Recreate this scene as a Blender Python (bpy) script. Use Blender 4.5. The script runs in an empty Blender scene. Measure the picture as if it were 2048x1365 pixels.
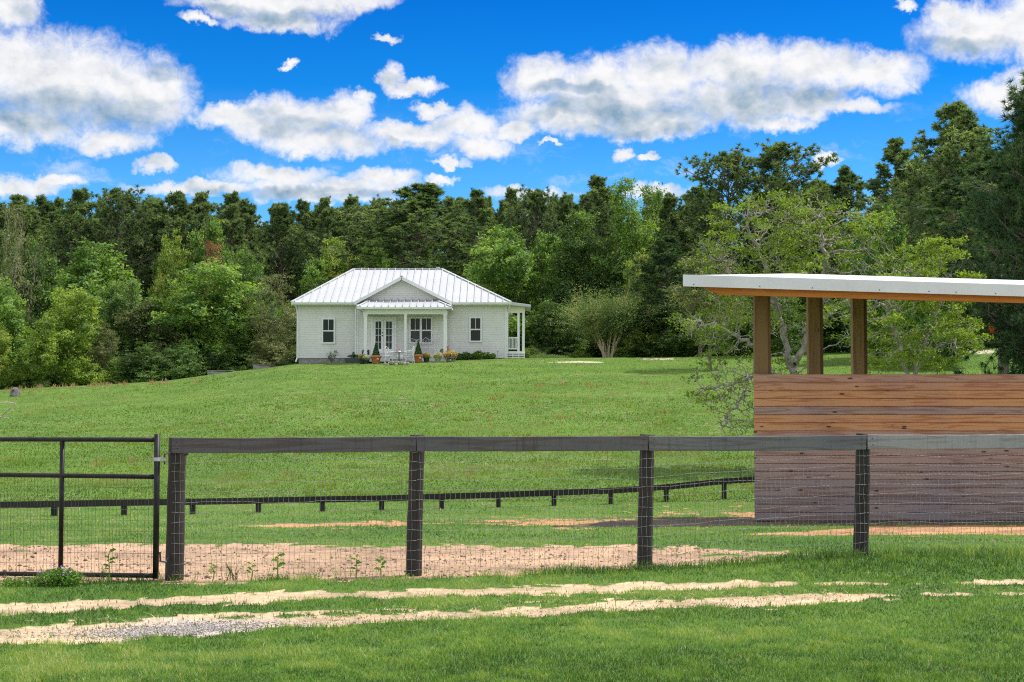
import bpy, math, random
import numpy as np
from mathutils import Vector, Matrix
R = math.radians
random.seed(7)
scene = bpy.context.scene
col = scene.collection

# ------------------------------------------------------------------ camera
FPX, CX, CY = 3000.0, 1024.0, 682.5
CAMZ = 1.65
TH = math.atan(142.5 / 3000.0)
cam = bpy.data.cameras.new("camera")
cam.sensor_width = 36.0
cam.lens = FPX / 2048.0 * 36.0
cam.clip_start = 0.1
cam.clip_end = 4000
camo = bpy.data.objects.new("camera", cam)
col.objects.link(camo)
camo.location = (0, 0, CAMZ)
camo.rotation_euler = (R(90) + TH, 0, 0)
scene.camera = camo

def P(px, py, Y):
    """world point seen at photo pixel (px, py) at world distance Y"""
    a = (px - CX) / FPX
    b = (CY - py) / FPX
    dy = math.cos(TH) - b * math.sin(TH)
    dz = math.sin(TH) + b * math.cos(TH)
    s = Y / dy
    return Vector((a * s, Y, CAMZ + dz * s))
def proj(X, Y, Z):
    z = Z - CAMZ
    d = Y * math.cos(TH) + z * math.sin(TH)
    u = -Y * math.sin(TH) + z * math.cos(TH)
    d = np.maximum(d, 0.5)
    return CX + FPX * X / d, CY - FPX * u / d
def zat(py, Y): return P(CX, py, Y).z
def xat(px, Y, py=700): return P(px, py, Y).x

# ------------------------------------------------------------------ view
scene.view_settings.view_transform = 'Standard'
scene.view_settings.look = 'None'
scene.view_settings.exposure = 0.62
scene.view_settings.gamma = 1.0
scene.cycles.max_bounces = 6
scene.cycles.diffuse_bounces = 3
scene.cycles.transmission_bounces = 3
scene.cycles.use_denoising = False
scene.cycles.filter_width = 1.15

# ------------------------------------------------------------------ sun
S = Vector((0.47, 0.16, 0.86)).normalized()
sd = bpy.data.lights.new("sun", 'SUN')
sd.energy = 3.3
sd.angle = R(0.5)
sd.color = (1.0, 0.955, 0.88)
so = bpy.data.objects.new("sun", sd)
so.rotation_euler = S.to_track_quat('Z', 'Y').to_euler()
so.location = (30, 5, 50)
col.objects.link(so)

# ------------------------------------------------------------------ node helper
class NT:
    def __init__(s, tree):
        s.t = tree; s.n = tree.nodes; s.l = tree.links
    def node(s, typ, **kw):
        n = s.n.new(typ)
        for k, v in kw.items(): setattr(n, k, v)
        return n
    def put(s, sock, v):
        if v is None: return
        if isinstance(v, bpy.types.NodeSocket): s.l.new(v, sock)
        else:
            try: sock.default_value = v
            except Exception:
                sock.default_value = tuple(v) + (1.0,) if len(v) == 3 else v
    def m(s, op, a, b=None, c=None, clamp=False):
        n = s.node('ShaderNodeMath', operation=op); n.use_clamp = clamp
        for i, v in enumerate((a, b, c)): s.put(n.inputs[i], v)
        return n.outputs[0]
    def v(s, op, a, b=None):
        n = s.node('ShaderNodeVectorMath', operation=op)
        s.put(n.inputs[0], a); s.put(n.inputs[1], b)
        return n.outputs[1] if op in ('DOT_PRODUCT', 'LENGTH', 'DISTANCE') else n.outputs[0]
    def scale(s, a, f):
        n = s.node('ShaderNodeVectorMath', operation='SCALE')
        s.put(n.inputs[0], a); s.put(n.inputs[3], f); return n.outputs[0]
    def noise(s, vec, scale, detail=4, rough=0.55, dist=0.0, color=False):
        n = s.node('ShaderNodeTexNoise')
        if vec is not None: s.l.new(vec, n.inputs['Vector'])
        n.inputs['Scale'].default_value = scale; n.inputs['Detail'].default_value = detail
        n.inputs['Roughness'].default_value = rough; n.inputs['Distortion'].default_value = dist
        return n.outputs['Color' if color else 'Fac']
    def ramp(s, fac, stops, interp='LINEAR'):
        n = s.node('ShaderNodeValToRGB'); n.color_ramp.interpolation = interp
        e = n.color_ramp.elements
        while len(e) < len(stops): e.new(0.5)
        for i, (p, c) in enumerate(stops):
            e[i].position = p
            e[i].color = (c, c, c, 1) if isinstance(c, (int, float)) else tuple(c) + (1,)
        s.put(n.inputs[0], fac); return n.outputs[0]
    def mix(s, f, a, b, mode='MIX'):
        n = s.node('ShaderNodeMix', data_type='RGBA', blend_type=mode)
        s.put(n.inputs[0], f); s.put(n.inputs[6], a); s.put(n.inputs[7], b)
        return n.outputs[2]
    def maprange(s, v, a, b, c, d, smooth=False):
        n = s.node('ShaderNodeMapRange')
        if smooth: n.interpolation_type = 'SMOOTHSTEP'
        s.put(n.inputs[0], v)
        for i, q in enumerate((a, b, c, d)): n.inputs[i + 1].default_value = q
        return n.outputs[0]
    def sepxyz(s, v):
        n = s.node('ShaderNodeSeparateXYZ'); s.l.new(v, n.inputs[0]); return n.outputs
    def comb(s, x, y, z=0.0):
        n = s.node('ShaderNodeCombineXYZ'); s.put(n.inputs[0], x); s.put(n.inputs[1], y); s.put(n.inputs[2], z)
        return n.outputs[0]

# ------------------------------------------------------------------ world / sky with clouds
SKY_STRENGTH = 0.15
world = bpy.data.worlds.new("World"); scene.world = world
world.use_nodes = True
wt = NT(world.node_tree); wt.n.clear()
sky = wt.node('ShaderNodeTexSky', sky_type='NISHITA')
sky.sun_disc = False
sky.sun_elevation = math.asin(S.z); sky.sun_rotation = math.atan2(S.x, S.y)
sky.air_density = 1.0; sky.dust_density = 0.3; sky.ozone_density = 3.0; sky.altitude = 200
tc = wt.node('ShaderNodeTexCoord').outputs['Generated']
sx, sy, sz = wt.sepxyz(tc)
az = wt.m('ARCTAN2', sx, sy); el = wt.m('ARCSINE', sz)
uv = wt.comb(wt.m('MULTIPLY', az, 30.0), wt.m('MULTIPLY', el, 30.0))   # 1 unit = 1/30 radian
BL = [(20,15,60,40),(130,165,215,95),(30,120,100,65),(290,190,105,70),(50,255,110,35),(215,278,95,28),
 (540,8,190,30),(560,42,120,26),(690,-5,110,30),(400,42,40,12),
 (470,235,100,24),(600,235,130,42),(700,235,45,48),(640,285,140,30),(545,262,100,28),
 (820,272,115,28),(930,250,75,35),(960,292,65,26),(1030,265,50,22),(865,222,45,14),(725,195,25,18),
 (785,160,24,40),(830,180,50,17),(805,190,35,15),
 (1080,160,75,50),(1200,170,110,62),(1330,150,120,62),(1480,140,140,58),(1620,135,130,52),(1750,145,110,40),
 (1150,235,150,38),(1300,250,150,30),(1470,210,180,48),(1620,205,100,38),(1560,248,75,18),(1700,215,85,20),(1230,205,190,50),
 (1960,60,125,58),(2060,50,100,75),(1890,30,50,35),(2000,195,70,36),(2070,180,80,40),
 (30,370,90,26),(110,358,60,17),(400,378,150,15),(550,355,120,24),(610,385,150,22),(770,362,75,24),(690,385,110,22),
 (900,325,45,9),(1248,304,17,17),(1290,312,22,8),(575,133,20,9),(770,75,24,8),(312,330,38,14),(1650,322,30,11),
 (1050,385,80,14),(1310,382,70,14),(1812,5,22,9),(1105,290,26,6),(880,355,34,10)]
warp1 = wt.scale(wt.v('SUBTRACT', wt.noise(uv, 1.1, 6, 0.62, color=True), (0.5, 0.5, 0.5)), 0.75)
warp2 = wt.scale(wt.v('SUBTRACT', wt.noise(uv, 4.5, 5, 0.65, color=True), (0.5, 0.5, 0.5)), 0.28)
p0 = wt.v('ADD', wt.v('ADD', uv, warp1), warp2)
def field(pt, blobs, dy=0.0):
    acc = None
    for (bx, by, rx, ry) in blobs:
        d = P(bx, by - dy, 100.0) - Vector((0, 0, CAMZ)); d.normalize()
        c = (math.atan2(d.x, d.y) * 30, math.asin(d.z) * 30, 0)
        q = wt.v('MULTIPLY', wt.v('SUBTRACT', pt, c), (100.0 / rx, 100.0 / ry, 0))
        f = wt.m('SUBTRACT', 1.0, wt.v('DOT_PRODUCT', q, q))
        acc = f if acc is None else wt.m('SMOOTH_MAX', acc, f, 0.25)
    return acc
f0 = field(p0, BL)
fine = wt.noise(uv, 2.4, 10, 0.70, 0.6)
dens = wt.m('ADD', f0, wt.m('MULTIPLY', wt.m('SUBTRACT', fine, 0.5), 1.7))
# unseen clouds outside the view, added to fill the shaded fronts with light
gen = wt.noise(wt.v('MULTIPLY', tc, (1, 1, 1.8)), 2.6, 8, 0.6)
out_side = wt.m('SUBTRACT', 1.0, wt.m('MULTIPLY', wt.m('MULTIPLY', wt.maprange(wt.m('ABSOLUTE', az), 0.42, 0.55, 1, 0), wt.maprange(el, 0.32, 0.42, 1, 0)), 1.0))
gd = wt.m('MULTIPLY', wt.maprange(gen, 0.40, 0.56, 0, 1, True), out_side)
dens = wt.m('MAXIMUM', dens, wt.m('SUBTRACT', wt.m('MULTIPLY', gd, 2.2), 1.2))
mask = wt.maprange(dens, -0.42, 0.95, 0, 1, True)
wisp = wt.maprange(wt.noise(wt.v('MULTIPLY', p0, (0.35, 1.3, 1)), 1.4, 7, 0.6), 0.50, 0.78, 0, 0.55, True)
mask = wt.m('MAXIMUM', mask, wt.m('MULTIPLY', wisp, wt.maprange(el, 0.15, 0.21, 1, 0)))
# cloud body: bright lit edges and tops, blue-grey undersides
BIG = [BL[i] for i in (1, 3, 4, 6, 11, 13, 15, 17, 24, 26, 28, 30, 31, 32, 34, 37, 44, 46)]
BIGS = [(130,225,150,32),(60,205,110,26),(230,235,90,30),(540,32,120,14),(610,265,90,18),(820,285,70,9),
        (1320,225,170,26),(1480,205,150,30),(1130,185,70,10),(1250,260,120,12),(1950,95,90,14),(1600,190,80,14),(1120,235,60,10),(560,375,110,9),(700,390,90,9),(350,150,60,14)]
warp3 = wt.scale(wt.v('SUBTRACT', wt.noise(uv, 0.9, 4, 0.55, color=True), (0.5, 0.5, 0.5)), 1.0)
f1 = field(wt.v('ADD', uv, warp3), BIGS)
rv = wt.v('ADD', uv, wt.scale(warp3, 0.35))
def puff(p): return wt.noise(wt.v('MULTIPLY', p, (1.0, 1.35, 1)), 0.95, 8, 0.56)
relief = wt.m('SUBTRACT', puff(rv), puff(wt.v('ADD', rv, (0.16, 0.22, 0))))
sh = wt.m('ADD', wt.m('MULTIPLY', wt.maprange(f1, -2.0, 1.1, 0, 1, True), 0.72), wt.m('MULTIPLY', relief, -2.6))
sh = wt.m('ADD', sh, wt.m('MULTIPLY', wt.m('SUBTRACT', wt.noise(rv, 0.9, 5, 0.5), 0.5), 0.7))
sh = wt.m('ADD', sh, wt.maprange(dens, 0.2, 1.4, -0.08, 0.16))
sh = wt.maprange(sh, -0.12, 1.15, 0, 1)
ccol = wt.ramp(sh, [(0.0, (1.05, 1.05, 1.05)), (0.25, (0.93, 0.94, 0.96)), (0.5, (0.70, 0.77, 0.84)), (0.78, (0.47, 0.58, 0.69)), (1.0, (0.27, 0.43, 0.58))])
skyc = wt.mix(1.0, sky.outputs[0], wt.ramp(wt.maprange(el, 0.13, 0.30, 0, 1), [(0.0, (0.20, 0.52, 0.76)), (0.5, (0.02, 0.33, 0.67)), (1.0, (0.0, 0.215, 0.58))]), 'MULTIPLY')
# toward the zenith and behind the viewer the sky keeps its own colour
skyc = wt.mix(out_side, skyc, wt.mix(1.0, sky.outputs[0], (0.95, 0.95, 0.92, 1), 'MULTIPLY'))
cl = wt.mix(1.0, ccol, wt.mix(out_side, (4.0, 4.0, 4.05, 1), (6.5, 6.4, 6.2, 1)), 'MULTIPLY')  # clouds outside the view are made brighter, as fill light
final = wt.mix(mask, skyc, cl)
bg = wt.node('ShaderNodeBackground'); bg.inputs[1].default_value = SKY_STRENGTH
wt.l.new(final, bg.inputs[0])
wo = wt.node('ShaderNodeOutputWorld'); wt.l.new(bg.outputs[0], wo.inputs[0])
world.cycles.sampling_method = 'MANUAL'; world.cycles.sample_map_resolution = 512

# ------------------------------------------------------------------ numpy noise
def _h(ix, iy, seed):
    n = (ix.astype(np.int64) * 374761393 + iy.astype(np.int64) * 668265263 + seed * 1274126177) & 0xffffffff
    n = ((n ^ (n >> 13)) * 1274126177) & 0xffffffff
    return ((n ^ (n >> 16)) & 0xffff) / 65535.0
def vn(x, y, seed=0):
    x = np.asarray(x, float); y = np.asarray(y, float)
    ix = np.floor(x); iy = np.floor(y); fx = x - ix; fy = y - iy
    fx = fx * fx * (3 - 2 * fx); fy = fy * fy * (3 - 2 * fy)
    a = _h(ix, iy, seed); b = _h(ix + 1, iy, seed); c = _h(ix, iy + 1, seed); d = _h(ix + 1, iy + 1, seed)
    return (a * (1 - fx) + b * fx) * (1 - fy) + (c * (1 - fx) + d * fx) * fy
def fbm(x, y, seed=0, o=4):
    s = 0; a = 0.5; t = 0
    for i in range(o):
        s = s + a * vn(x, y, seed + i * 17); t += a; a *= 0.5; x = np.asarray(x) * 2.03; y = np.asarray(y) * 2.03
    return s / t
def sst(a, b, x):
    t = np.clip((x - a) / (b - a), 0, 1); return t * t * (3 - 2 * t)

# ------------------------------------------------------------------ ground shape
def gz(X, Y):
    X = np.asarray(X, float); Y = np.asarray(Y, float)
    px = CX + FPX * X / np.maximum(Y, 20)
    zc = np.interp(px, [-400, 0, 200, 330, 415, 590, 800, 1012, 1400, 1640, 1850, 2048, 2500],
                   [2.6, 2.91, 3.2, 3.42, 3.74, 4.38, 4.53, 4.68, 4.78, 5.0, 5.12, 5.3, 5.5])
    t = np.clip((Y - 31) / 53.5, 0, 1)
    s = t - 0.045 * np.sin(t * math.pi * 2) * (1 - t)
    base = np.interp(Y, [16, 19, 22, 23.6, 24.4, 25.2, 26.2, 27.2, 28.5, 30, 31.5, 34], [0, -0.06, -0.115, -0.12, -0.135, -0.16, -0.195, -0.235, -0.27, -0.275, -0.24, -0.20])
    z = base + (zc + 0.20) * s
    z = z + 0.13 * sst(0.5, 4, X) * sst(13.8, 15.5, Y) * (1 - sst(18, 23, Y))
    far = np.clip(Y - 98, 0, 60)
    z = z - 0.02 * far
    amp = 0.02 * sst(8, 14, Y) + 0.10 * sst(36, 60, Y) * (1 - sst(76, 84, Y))
    z = z + amp * (fbm(X * 0.35, Y * 0.35, 3, 3) - 0.5)
    return z
def G(x, y): return float(gz(x, y))

# masks for soil and the shelter's painted shade, as places on the ground -----------------------------------------
def band(px, py, xs, cs, hs, fade0=None, fade1=None):
    c = np.interp(px, xs, cs); h = np.interp(px, xs, hs)
    m = 1 - np.abs(py - c) / np.maximum(h, 0.1)
    return m
def soil(X, Y, Z):
    px, py = proj(X, Y, Z)
    n1 = fbm(X * 1.3, Y * 1.3, 11, 4) - 0.5
    n2 = fbm(X * 6, Y * 6, 12, 3) - 0.5
    n3 = fbm(X * 0.9, Y * 2.5, 13, 3) - 0.5
    n4 = fbm(X * 16, Y * 16, 14, 2) - 0.5
    cream = np.array([0.50, 0.375, 0.245]); pink = np.array([0.43, 0.285, 0.19]); orange = np.array([0.40, 0.225, 0.12]); grav = np.array([0.42, 0.355, 0.31])
    near = (Y < 18)
    t1 = band(px, py, [-600, 0, 300, 650, 900, 1300, 1550, 1640, 1760, 2048, 2900], [1228, 1218, 1203, 1190, 1185, 1173.5, 1167, 1166, 1165, 1164, 1160],
              [12, 11, 10.5, 11, 11, 9.5, 6.5, 3, 4, 3.5, 3.5])
    t1 = t1 + n1 * 1.2 + n2 * 1.1 + np.where(px > 1600, n1 * 2.4 + n2 * 2 - 0.30, 0)
    t2 = band(px, py, [-600, 0, 250, 500, 700, 1000, 1300, 1600, 1750, 1850, 2048, 2900], [1276, 1266, 1262, 1247, 1237, 1226, 1211, 1195.5, 1191, 1189, 1187, 1180],
              [17, 16, 18, 13, 10, 10, 11.5, 13, 6, 4.5, 5.5, 6])
    t2 = t2 + n1 * 1.2 + n2 * 1.1 + np.where(px > 1770, n1 * 2.2 + n2 * 2 - 0.15, 0)
    # thin scraps between the ruts
    t3 = band(px, py, [0, 200, 700, 1000, 1400], [1240, 1238, 1222, 1205, 1190], [7, 8, 9, 6, 2]) + n3 * 2.2 + n2 * 1.5 - 0.95
    t3 = np.where((px > -400) & (px < 1400), t3, -1)
    tr = np.maximum(np.maximum(t1, t2), t3)
    tr = np.where(near, tr, -1)
    top = np.interp(px, [-400, 0, 500, 1000, 1350, 1700, 2048, 2500], [1088, 1089, 1087, 1090, 1093, 1098, 1104, 1104])
    bot = np.interp(px, [-400, 0, 830, 1290, 1720, 2048, 2500], [1175, 1170, 1158, 1138, 1112, 1109, 1109])
    sb = np.minimum((py - top) / 9, (bot - py) / 9)
    sb = np.minimum(sb, 1.0) + n1 * 1.5 + n2 * 1.4 - 1.3 * sst(1250, 1800, px)
    sb = np.where((Y > 14) & (Y < 21), sb, -1)
    o1 = band(px, py, [500, 650, 900, 1200, 1400, 1500, 1700], [1052, 1049, 1044, 1042, 1038, 1035, 1034], [1, 6, 9, 12, 16, 17, 17]) + n1 * 2.0 + n2 * 2.2 + n3 * 1.6 - 0.35
    o1 = np.where((px > 480) & (px < 1700) & (Y > 20) & (Y < 34), o1, -1)
    o2 = band(px, py, [1500, 1600, 1750, 2048, 2600], [1068, 1066, 1061, 1059, 1059], [1, 5, 11, 13, 13]) + n1 * 1.1 + n3 * 0.9
    o2 = np.where((px > 1480) & (Y > 17) & (Y < 26), o2, -1)
    tpe = np.interp(px, [1140, 1200, 1300, 1500, 2300], [1054, 1041, 1037, 1026, 1026]); bte = np.interp(px, [1140, 1300, 1510, 2300], [1054, 1055, 1051, 1047])  # edges of the shelter's shadow, painted as a dark bare strip
    shelter_shade = np.minimum((py - tpe) / 3, (bte - py) / 3) + n2 * 1.2; shelter_shade = np.where((px > 1140) & (px < 2300) & (Y > 22.5) & (Y < 27), np.minimum(shelter_shade, 1.5), -1)
    f1 = band(px, py, [1095, 1130, 1160, 1190, 1210], [725, 724.5, 724, 724.5, 725], [0.2, 1.7, 2.1, 1.7, 0.2])
    f1 = np.where((px > 1095) & (px < 1210), f1, -1)
    f2 = np.where((px > 1285) & (px < 1345), 1 - np.abs(py - 718) / 1.2, -1)
    f3 = np.where((px > 1830) & (px < 2300), 1 - np.abs(py - np.interp(px, [1830, 1870, 1960, 2300], [705, 704.5, 703.5, 703])) / 3.2, -1) + n1
    fr = np.maximum(np.maximum(f1, f2), f3); fr = np.where(Y > 65, fr, -1)
    m = np.stack([tr, sb, o1, o2, fr, shelter_shade * 1.3]); k = np.argmax(m, 0); mm = m.max(0)
    C = np.stack([cream, pink, orange, orange * 1.15, np.array([0.50, 0.44, 0.33]), np.array([0.13, 0.10, 0.08])])[k]  # last colour is the painted shelter shade, the others are soils
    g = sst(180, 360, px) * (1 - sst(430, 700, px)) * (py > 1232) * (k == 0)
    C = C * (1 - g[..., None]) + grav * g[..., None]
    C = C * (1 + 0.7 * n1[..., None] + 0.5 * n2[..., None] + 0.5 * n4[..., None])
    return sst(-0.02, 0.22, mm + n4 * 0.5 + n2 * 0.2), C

# ------------------------------------------------------------------ mesh from numpy
def np_mesh(name, V, faces, attrs=None, smooth=False, cols=None):
    """faces: list of (k, array n x k)"""
    me = bpy.data.meshes.new(name)
    V = np.asarray(V, np.float32)
    me.vertices.add(len(V)); me.vertices.foreach_set('co', V.ravel())
    nl = sum(f.size for f in faces); nf = sum(len(f) for f in faces)
    me.loops.add(nl); me.polygons.add(nf)
    li = np.concatenate([f.ravel() for f in faces]).astype(np.int32)
    me.loops.foreach_set('vertex_index', li)
    st = []; o = 0
    for f in faces:
        st.append(o + np.arange(len(f)) * f.shape[1]); o += f.size
    me.polygons.foreach_set('loop_start', np.concatenate(st).astype(np.int32))
    if smooth: me.polygons.foreach_set('use_smooth', np.ones(nf, bool))
    me.update(calc_edges=True)
    for k, a in (attrs or {}).items():
        at = me.attributes.new(k, 'FLOAT', 'POINT'); at.data.foreach_set('value', np.asarray(a, np.float32))
    for k, a in (cols or {}).items():
        at = me.attributes.new(k, 'FLOAT_COLOR', 'POINT')
        c = np.ones((len(V), 4), np.float32); c[:, :3] = a
        at.data.foreach_set('color', c.ravel())
    return me
def mobj(name, me, mat=None, parent=None):
    o = bpy.data.objects.new(name, me); col.objects.link(o)
    if mat is not None and not me.materials: me.materials.append(mat)
    if parent is not None: o.parent = parent
    return o
def tag(o, label=None, cat=None, group=None, kind=None):
    if label: o['label'] = label
    if cat: o['category'] = cat
    if group: o['group'] = group
    if kind: o['kind'] = kind
    return o
def empty(name, loc, label, cat, group=None):
    o = bpy.data.objects.new(name, None); o.empty_display_size = 0.3
    col.objects.link(o); o.location = loc
    return tag(o, label, cat, group)
def wloc(o):
    v = Vector((0, 0, 0))
    while o is not None: v = v + Vector(o.location); o = o.parent
    return v

class MB:
    """collects world-space shapes, builds one mesh object"""
    def __init__(s): s.V = []; s.F = []; s.T = []; s.t = 0.5
    def add(s, vs, fs):
        o = len(s.V); s.V += [tuple(v) for v in vs]; s.T += [s.t] * len(vs)
        s.F += [tuple(i + o for i in f) for f in fs]; return s
    def box(s, x0, x1, y0, y1, z0, z1):
        return s.add([(x0,y0,z0),(x1,y0,z0),(x1,y1,z0),(x0,y1,z0),(x0,y0,z1),(x1,y0,z1),(x1,y1,z1),(x0,y1,z1)],
                     [(0,3,2,1),(4,5,6,7),(0,1,5,4),(1,2,6,5),(2,3,7,6),(3,0,4,7)])
    def quad(s, a, b, c, d): return s.add([a, b, c, d], [(0, 1, 2, 3)])
    def tri(s, a, b, c): return s.add([a, b, c], [(0, 1, 2)])
    def bar(s, a, b, w, h=None, up=(0, 0, 1)):
        """box beam from a to b, w across, h along 'up'"""
        a = Vector(a); b = Vector(b); h = h or w
        d = (b - a).normalized(); u = Vector(up)
        r = d.cross(u)
        if r.length < 1e-4: r = d.cross(Vector((0, 1, 0)))
        r.normalize(); u = r.cross(d).normalized()
        vs = []
        for p in (a, b):
            for (i, j) in ((-1, -1), (1, -1), (1, 1), (-1, 1)): vs.append(p + r * (i * w / 2) + u * (j * h / 2))
        return s.add(vs, [(0,1,2,3),(7,6,5,4),(0,4,5,1),(1,5,6,2),(2,6,7,3),(3,7,4,0)])
    def tube(s, pts, rad, n=8, cap=True):
        pts = [Vector(p) for p in pts]; m = len(pts)
        rads = rad if isinstance(rad, (list, tuple)) else [rad] * m
        vs = []; ref = None
        for i, p in enumerate(pts):
            d = (pts[min(i + 1, m - 1)] - pts[max(i - 1, 0)]).normalized()
            if ref is None:
                ref = Vector((0, 0, 1)) if abs(d.z) < 0.9 else Vector((1, 0, 0))
            x = (ref - d * ref.dot(d)).normalized(); y = d.cross(x); ref = x
            for k in range(n):
                a = 2 * math.pi * k / n
                vs.append(p + (x * math.cos(a) + y * math.sin(a)) * rads[i])
        fs = []
        for i in range(m - 1):
            for k in range(n):
                k2 = (k + 1) % n
                fs.append((i*n+k, i*n+k2, (i+1)*n+k2, (i+1)*n+k))
        if cap: fs.append(tuple(range(n))[::-1]); fs.append(tuple((m-1)*n+k for k in range(n)))
        return s.add(vs, fs)
    def lathe(s, c, prof, n=16):
        vs = []; fs = []
        for (r, z) in prof:
            for k in range(n):
                a = 2 * math.pi * k / n; vs.append((c[0] + r*math.cos(a), c[1] + r*math.sin(a), c[2] + z))
        for i in range(len(prof) - 1):
            for k in range(n):
                k2 = (k + 1) % n; fs.append((i*n+k, i*n+k2, (i+1)*n+k2, (i+1)*n+k))
        fs.append(tuple(range(n))[::-1]); fs.append(tuple((len(prof)-1)*n+k for k in range(n)))
        return s.add(vs, fs)
    def prism(s, poly, axis, a, b):
        """poly: 2D points in the plane normal to axis"""
        def mk(p, t):
            if axis == 'x': return (t, p[0], p[1])
            if axis == 'y': return (p[0], t, p[1])
            return (p[0], p[1], t)
        n = len(poly)
        vs = [mk(p, a) for p in poly] + [mk(p, b) for p in poly]
        fs = [tuple(range(n)), tuple(range(n, 2*n))[::-1]]
        for i in range(n): fs.append((i, (i+1) % n + 0, (i+1) % n + n, i + n)[::-1])
        return s.add(vs, fs)
    def build(s, name, mat, parent=None, smooth=False, fixn=True):
        me = bpy.data.meshes.new(name)
        o = wloc(parent) if parent is not None else Vector((0, 0, 0))
        if parent is None:
            vs = np.array(s.V); c = Vector(((vs[:,0].min()+vs[:,0].max())/2, (vs[:,1].min()+vs[:,1].max())/2, vs[:,2].min()))
            o = c
        me.from_pydata([(v[0]-o.x, v[1]-o.y, v[2]-o.z) for v in s.V], [], s.F)
        at = me.attributes.new('tint', 'FLOAT', 'POINT'); at.data.foreach_set('value', s.T)
        if smooth: me.polygons.foreach_set('use_smooth', [True] * len(me.polygons))
        me.materials.append(mat)
        if fixn:
            import bmesh
            bm = bmesh.new(); bm.from_mesh(me); bmesh.ops.recalc_face_normals(bm, faces=bm.faces); bm.to_mesh(me); bm.free()
        me.update()
        ob = bpy.data.objects.new(name, me); col.objects.link(ob)
        if parent is not None: ob.parent = parent
        else: ob.location = o
        return ob

# ------------------------------------------------------------------ materials
MATS = {}
def mat_base(name):
    m = bpy.data.materials.new(name); m.use_nodes = True
    t = NT(m.node_tree); t.n.clear()
    b = t.node('ShaderNodeBsdfPrincipled'); o = t.node('ShaderNodeOutputMaterial')
    t.l.new(b.outputs[0], o.inputs[0])
    MATS[name] = m
    return m, t, b, o
def simple(name, c, rough=0.6, var=0.12, scale=8.0, metal=0.0, bump=0.0, coord='Object', stretch=(1,1,1), spec=0.5):
    m, t, b, o = mat_base(name)
    tcn = t.node('ShaderNodeTexCoord').outputs[coord]
    v = t.v('MULTIPLY', tcn, stretch)
    n = t.noise(v, scale, 5, 0.6)
    c2 = tuple(max(0, x * (1 - var * 2)) for x in c); c3 = tuple(min(1, x * (1 + var)) for x in c)
    t.put(b.inputs['Base Color'], t.ramp(n, [(0.3, c2), (0.7, c3)]))
    b.inputs['Roughness'].default_value = rough; b.inputs['Metallic'].default_value = metal
    b.inputs['Specular IOR Level'].default_value = spec
    if bump:
        bn = t.node('ShaderNodeBump'); bn.inputs['Strength'].default_value = bump; bn.inputs['Distance'].default_value = 0.01
        t.l.new(n, bn.inputs['Height']); t.l.new(bn.outputs[0], b.inputs['Normal'])
    return m
def leafmat(name, stops, trans=0.35, rough=0.55, objvar=0.25, spec=0.25):
    m, t, b, o = mat_base(name)
    at = t.node('ShaderNodeAttribute'); at.attribute_name = 'tint'
    oi = t.node('ShaderNodeObjectInfo')
    f = t.m('ADD', at.outputs['Fac'], t.m('MULTIPLY', t.m('SUBTRACT', oi.outputs['Random'], 0.5), objvar), clamp=True)
    c = t.ramp(f, stops)
    t.put(b.inputs['Base Color'], c)
    b.inputs['Roughness'].default_value = rough
    b.inputs['Specular IOR Level'].default_value = spec
    tr = t.node('ShaderNodeBsdfTranslucent')
    t.put(tr.inputs[0], t.mix(1.0, c, (1.5, 1.35, 0.55, 1), 'MULTIPLY'))
    mx = t.node('ShaderNodeMixShader'); mx.inputs[0].default_value = trans
    t.l.new(b.outputs[0], mx.inputs[1]); t.l.new(tr.outputs[0], mx.inputs[2]); t.l.new(mx.outputs[0], o.inputs[0])
    return m

M_white = simple('white_paint', (0.74, 0.74, 0.73), 0.5, 0.03, 3)
M_siding = simple('siding_paint', (0.68, 0.665, 0.635), 0.6, 0.04, 1.2)
M_trimsun = simple('sunlit_beam_paint', (0.74, 0.70, 0.58), 0.6, 0.03, 2)  # warm tone puts sunlight into the side porch beam's colour
M_roof = simple('roof_metal', (0.47, 0.475, 0.49), 0.45, 0.04, 0.6, spec=0.35)
M_shedroof = simple('white_sheet_metal', (0.66, 0.67, 0.70), 0.45, 0.05, 1.5, spec=0.35)
M_conc = simple('concrete', (0.27, 0.26, 0.25), 0.9, 0.25, 6, bump=0.3)
M_glass, t, b, o = mat_base('window_glass')
b.inputs['Base Color'].default_value = (0.008, 0.012, 0.007, 1); b.inputs['Roughness'].default_value = 0.04; b.inputs['Specular IOR Level'].default_value = 0.22
bn = t.node('ShaderNodeBump'); bn.inputs['Strength'].default_value = 0.08
t.l.new(t.noise(t.node('ShaderNodeTexCoord').outputs['Object'], 1.3, 2), bn.inputs['Height']); t.l.new(bn.outputs[0], b.inputs['Normal'])
M_screen = simple('window_screen', (0.05, 0.05, 0.055), 0.6, 0.3, 3)
M_dark = simple('dark_metal', (0.02, 0.02, 0.022), 0.45, 0.2, 10)
M_gate = simple('black_gate_paint', (0.012, 0.012, 0.013), 0.5, 0.5, 12, bump=0.1, spec=0.3)
M_wire = simple('galvanised_wire', (0.26, 0.245, 0.23), 0.6, 0.3, 15, metal=0.2)
M_wiredk = simple('dark_gate_wire', (0.12, 0.10, 0.09), 0.6, 0.4, 15, metal=0.1)
M_iron = simple('white_wrought_iron', (0.60, 0.60, 0.58), 0.5, 0.1, 10)
M_terra = simple('terracotta', (0.50, 0.20, 0.085), 0.8, 0.25, 9, bump=0.2)
M_potdk = simple('dark_pot', (0.04, 0.045, 0.05), 0.5, 0.2, 8)
M_potgr = simple('grey_glazed_pot', (0.35, 0.38, 0.42), 0.35, 0.15, 8)
M_stone = simple('pale_stone', (0.30, 0.275, 0.255), 0.9, 0.25, 4, bump=0.6)
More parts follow.
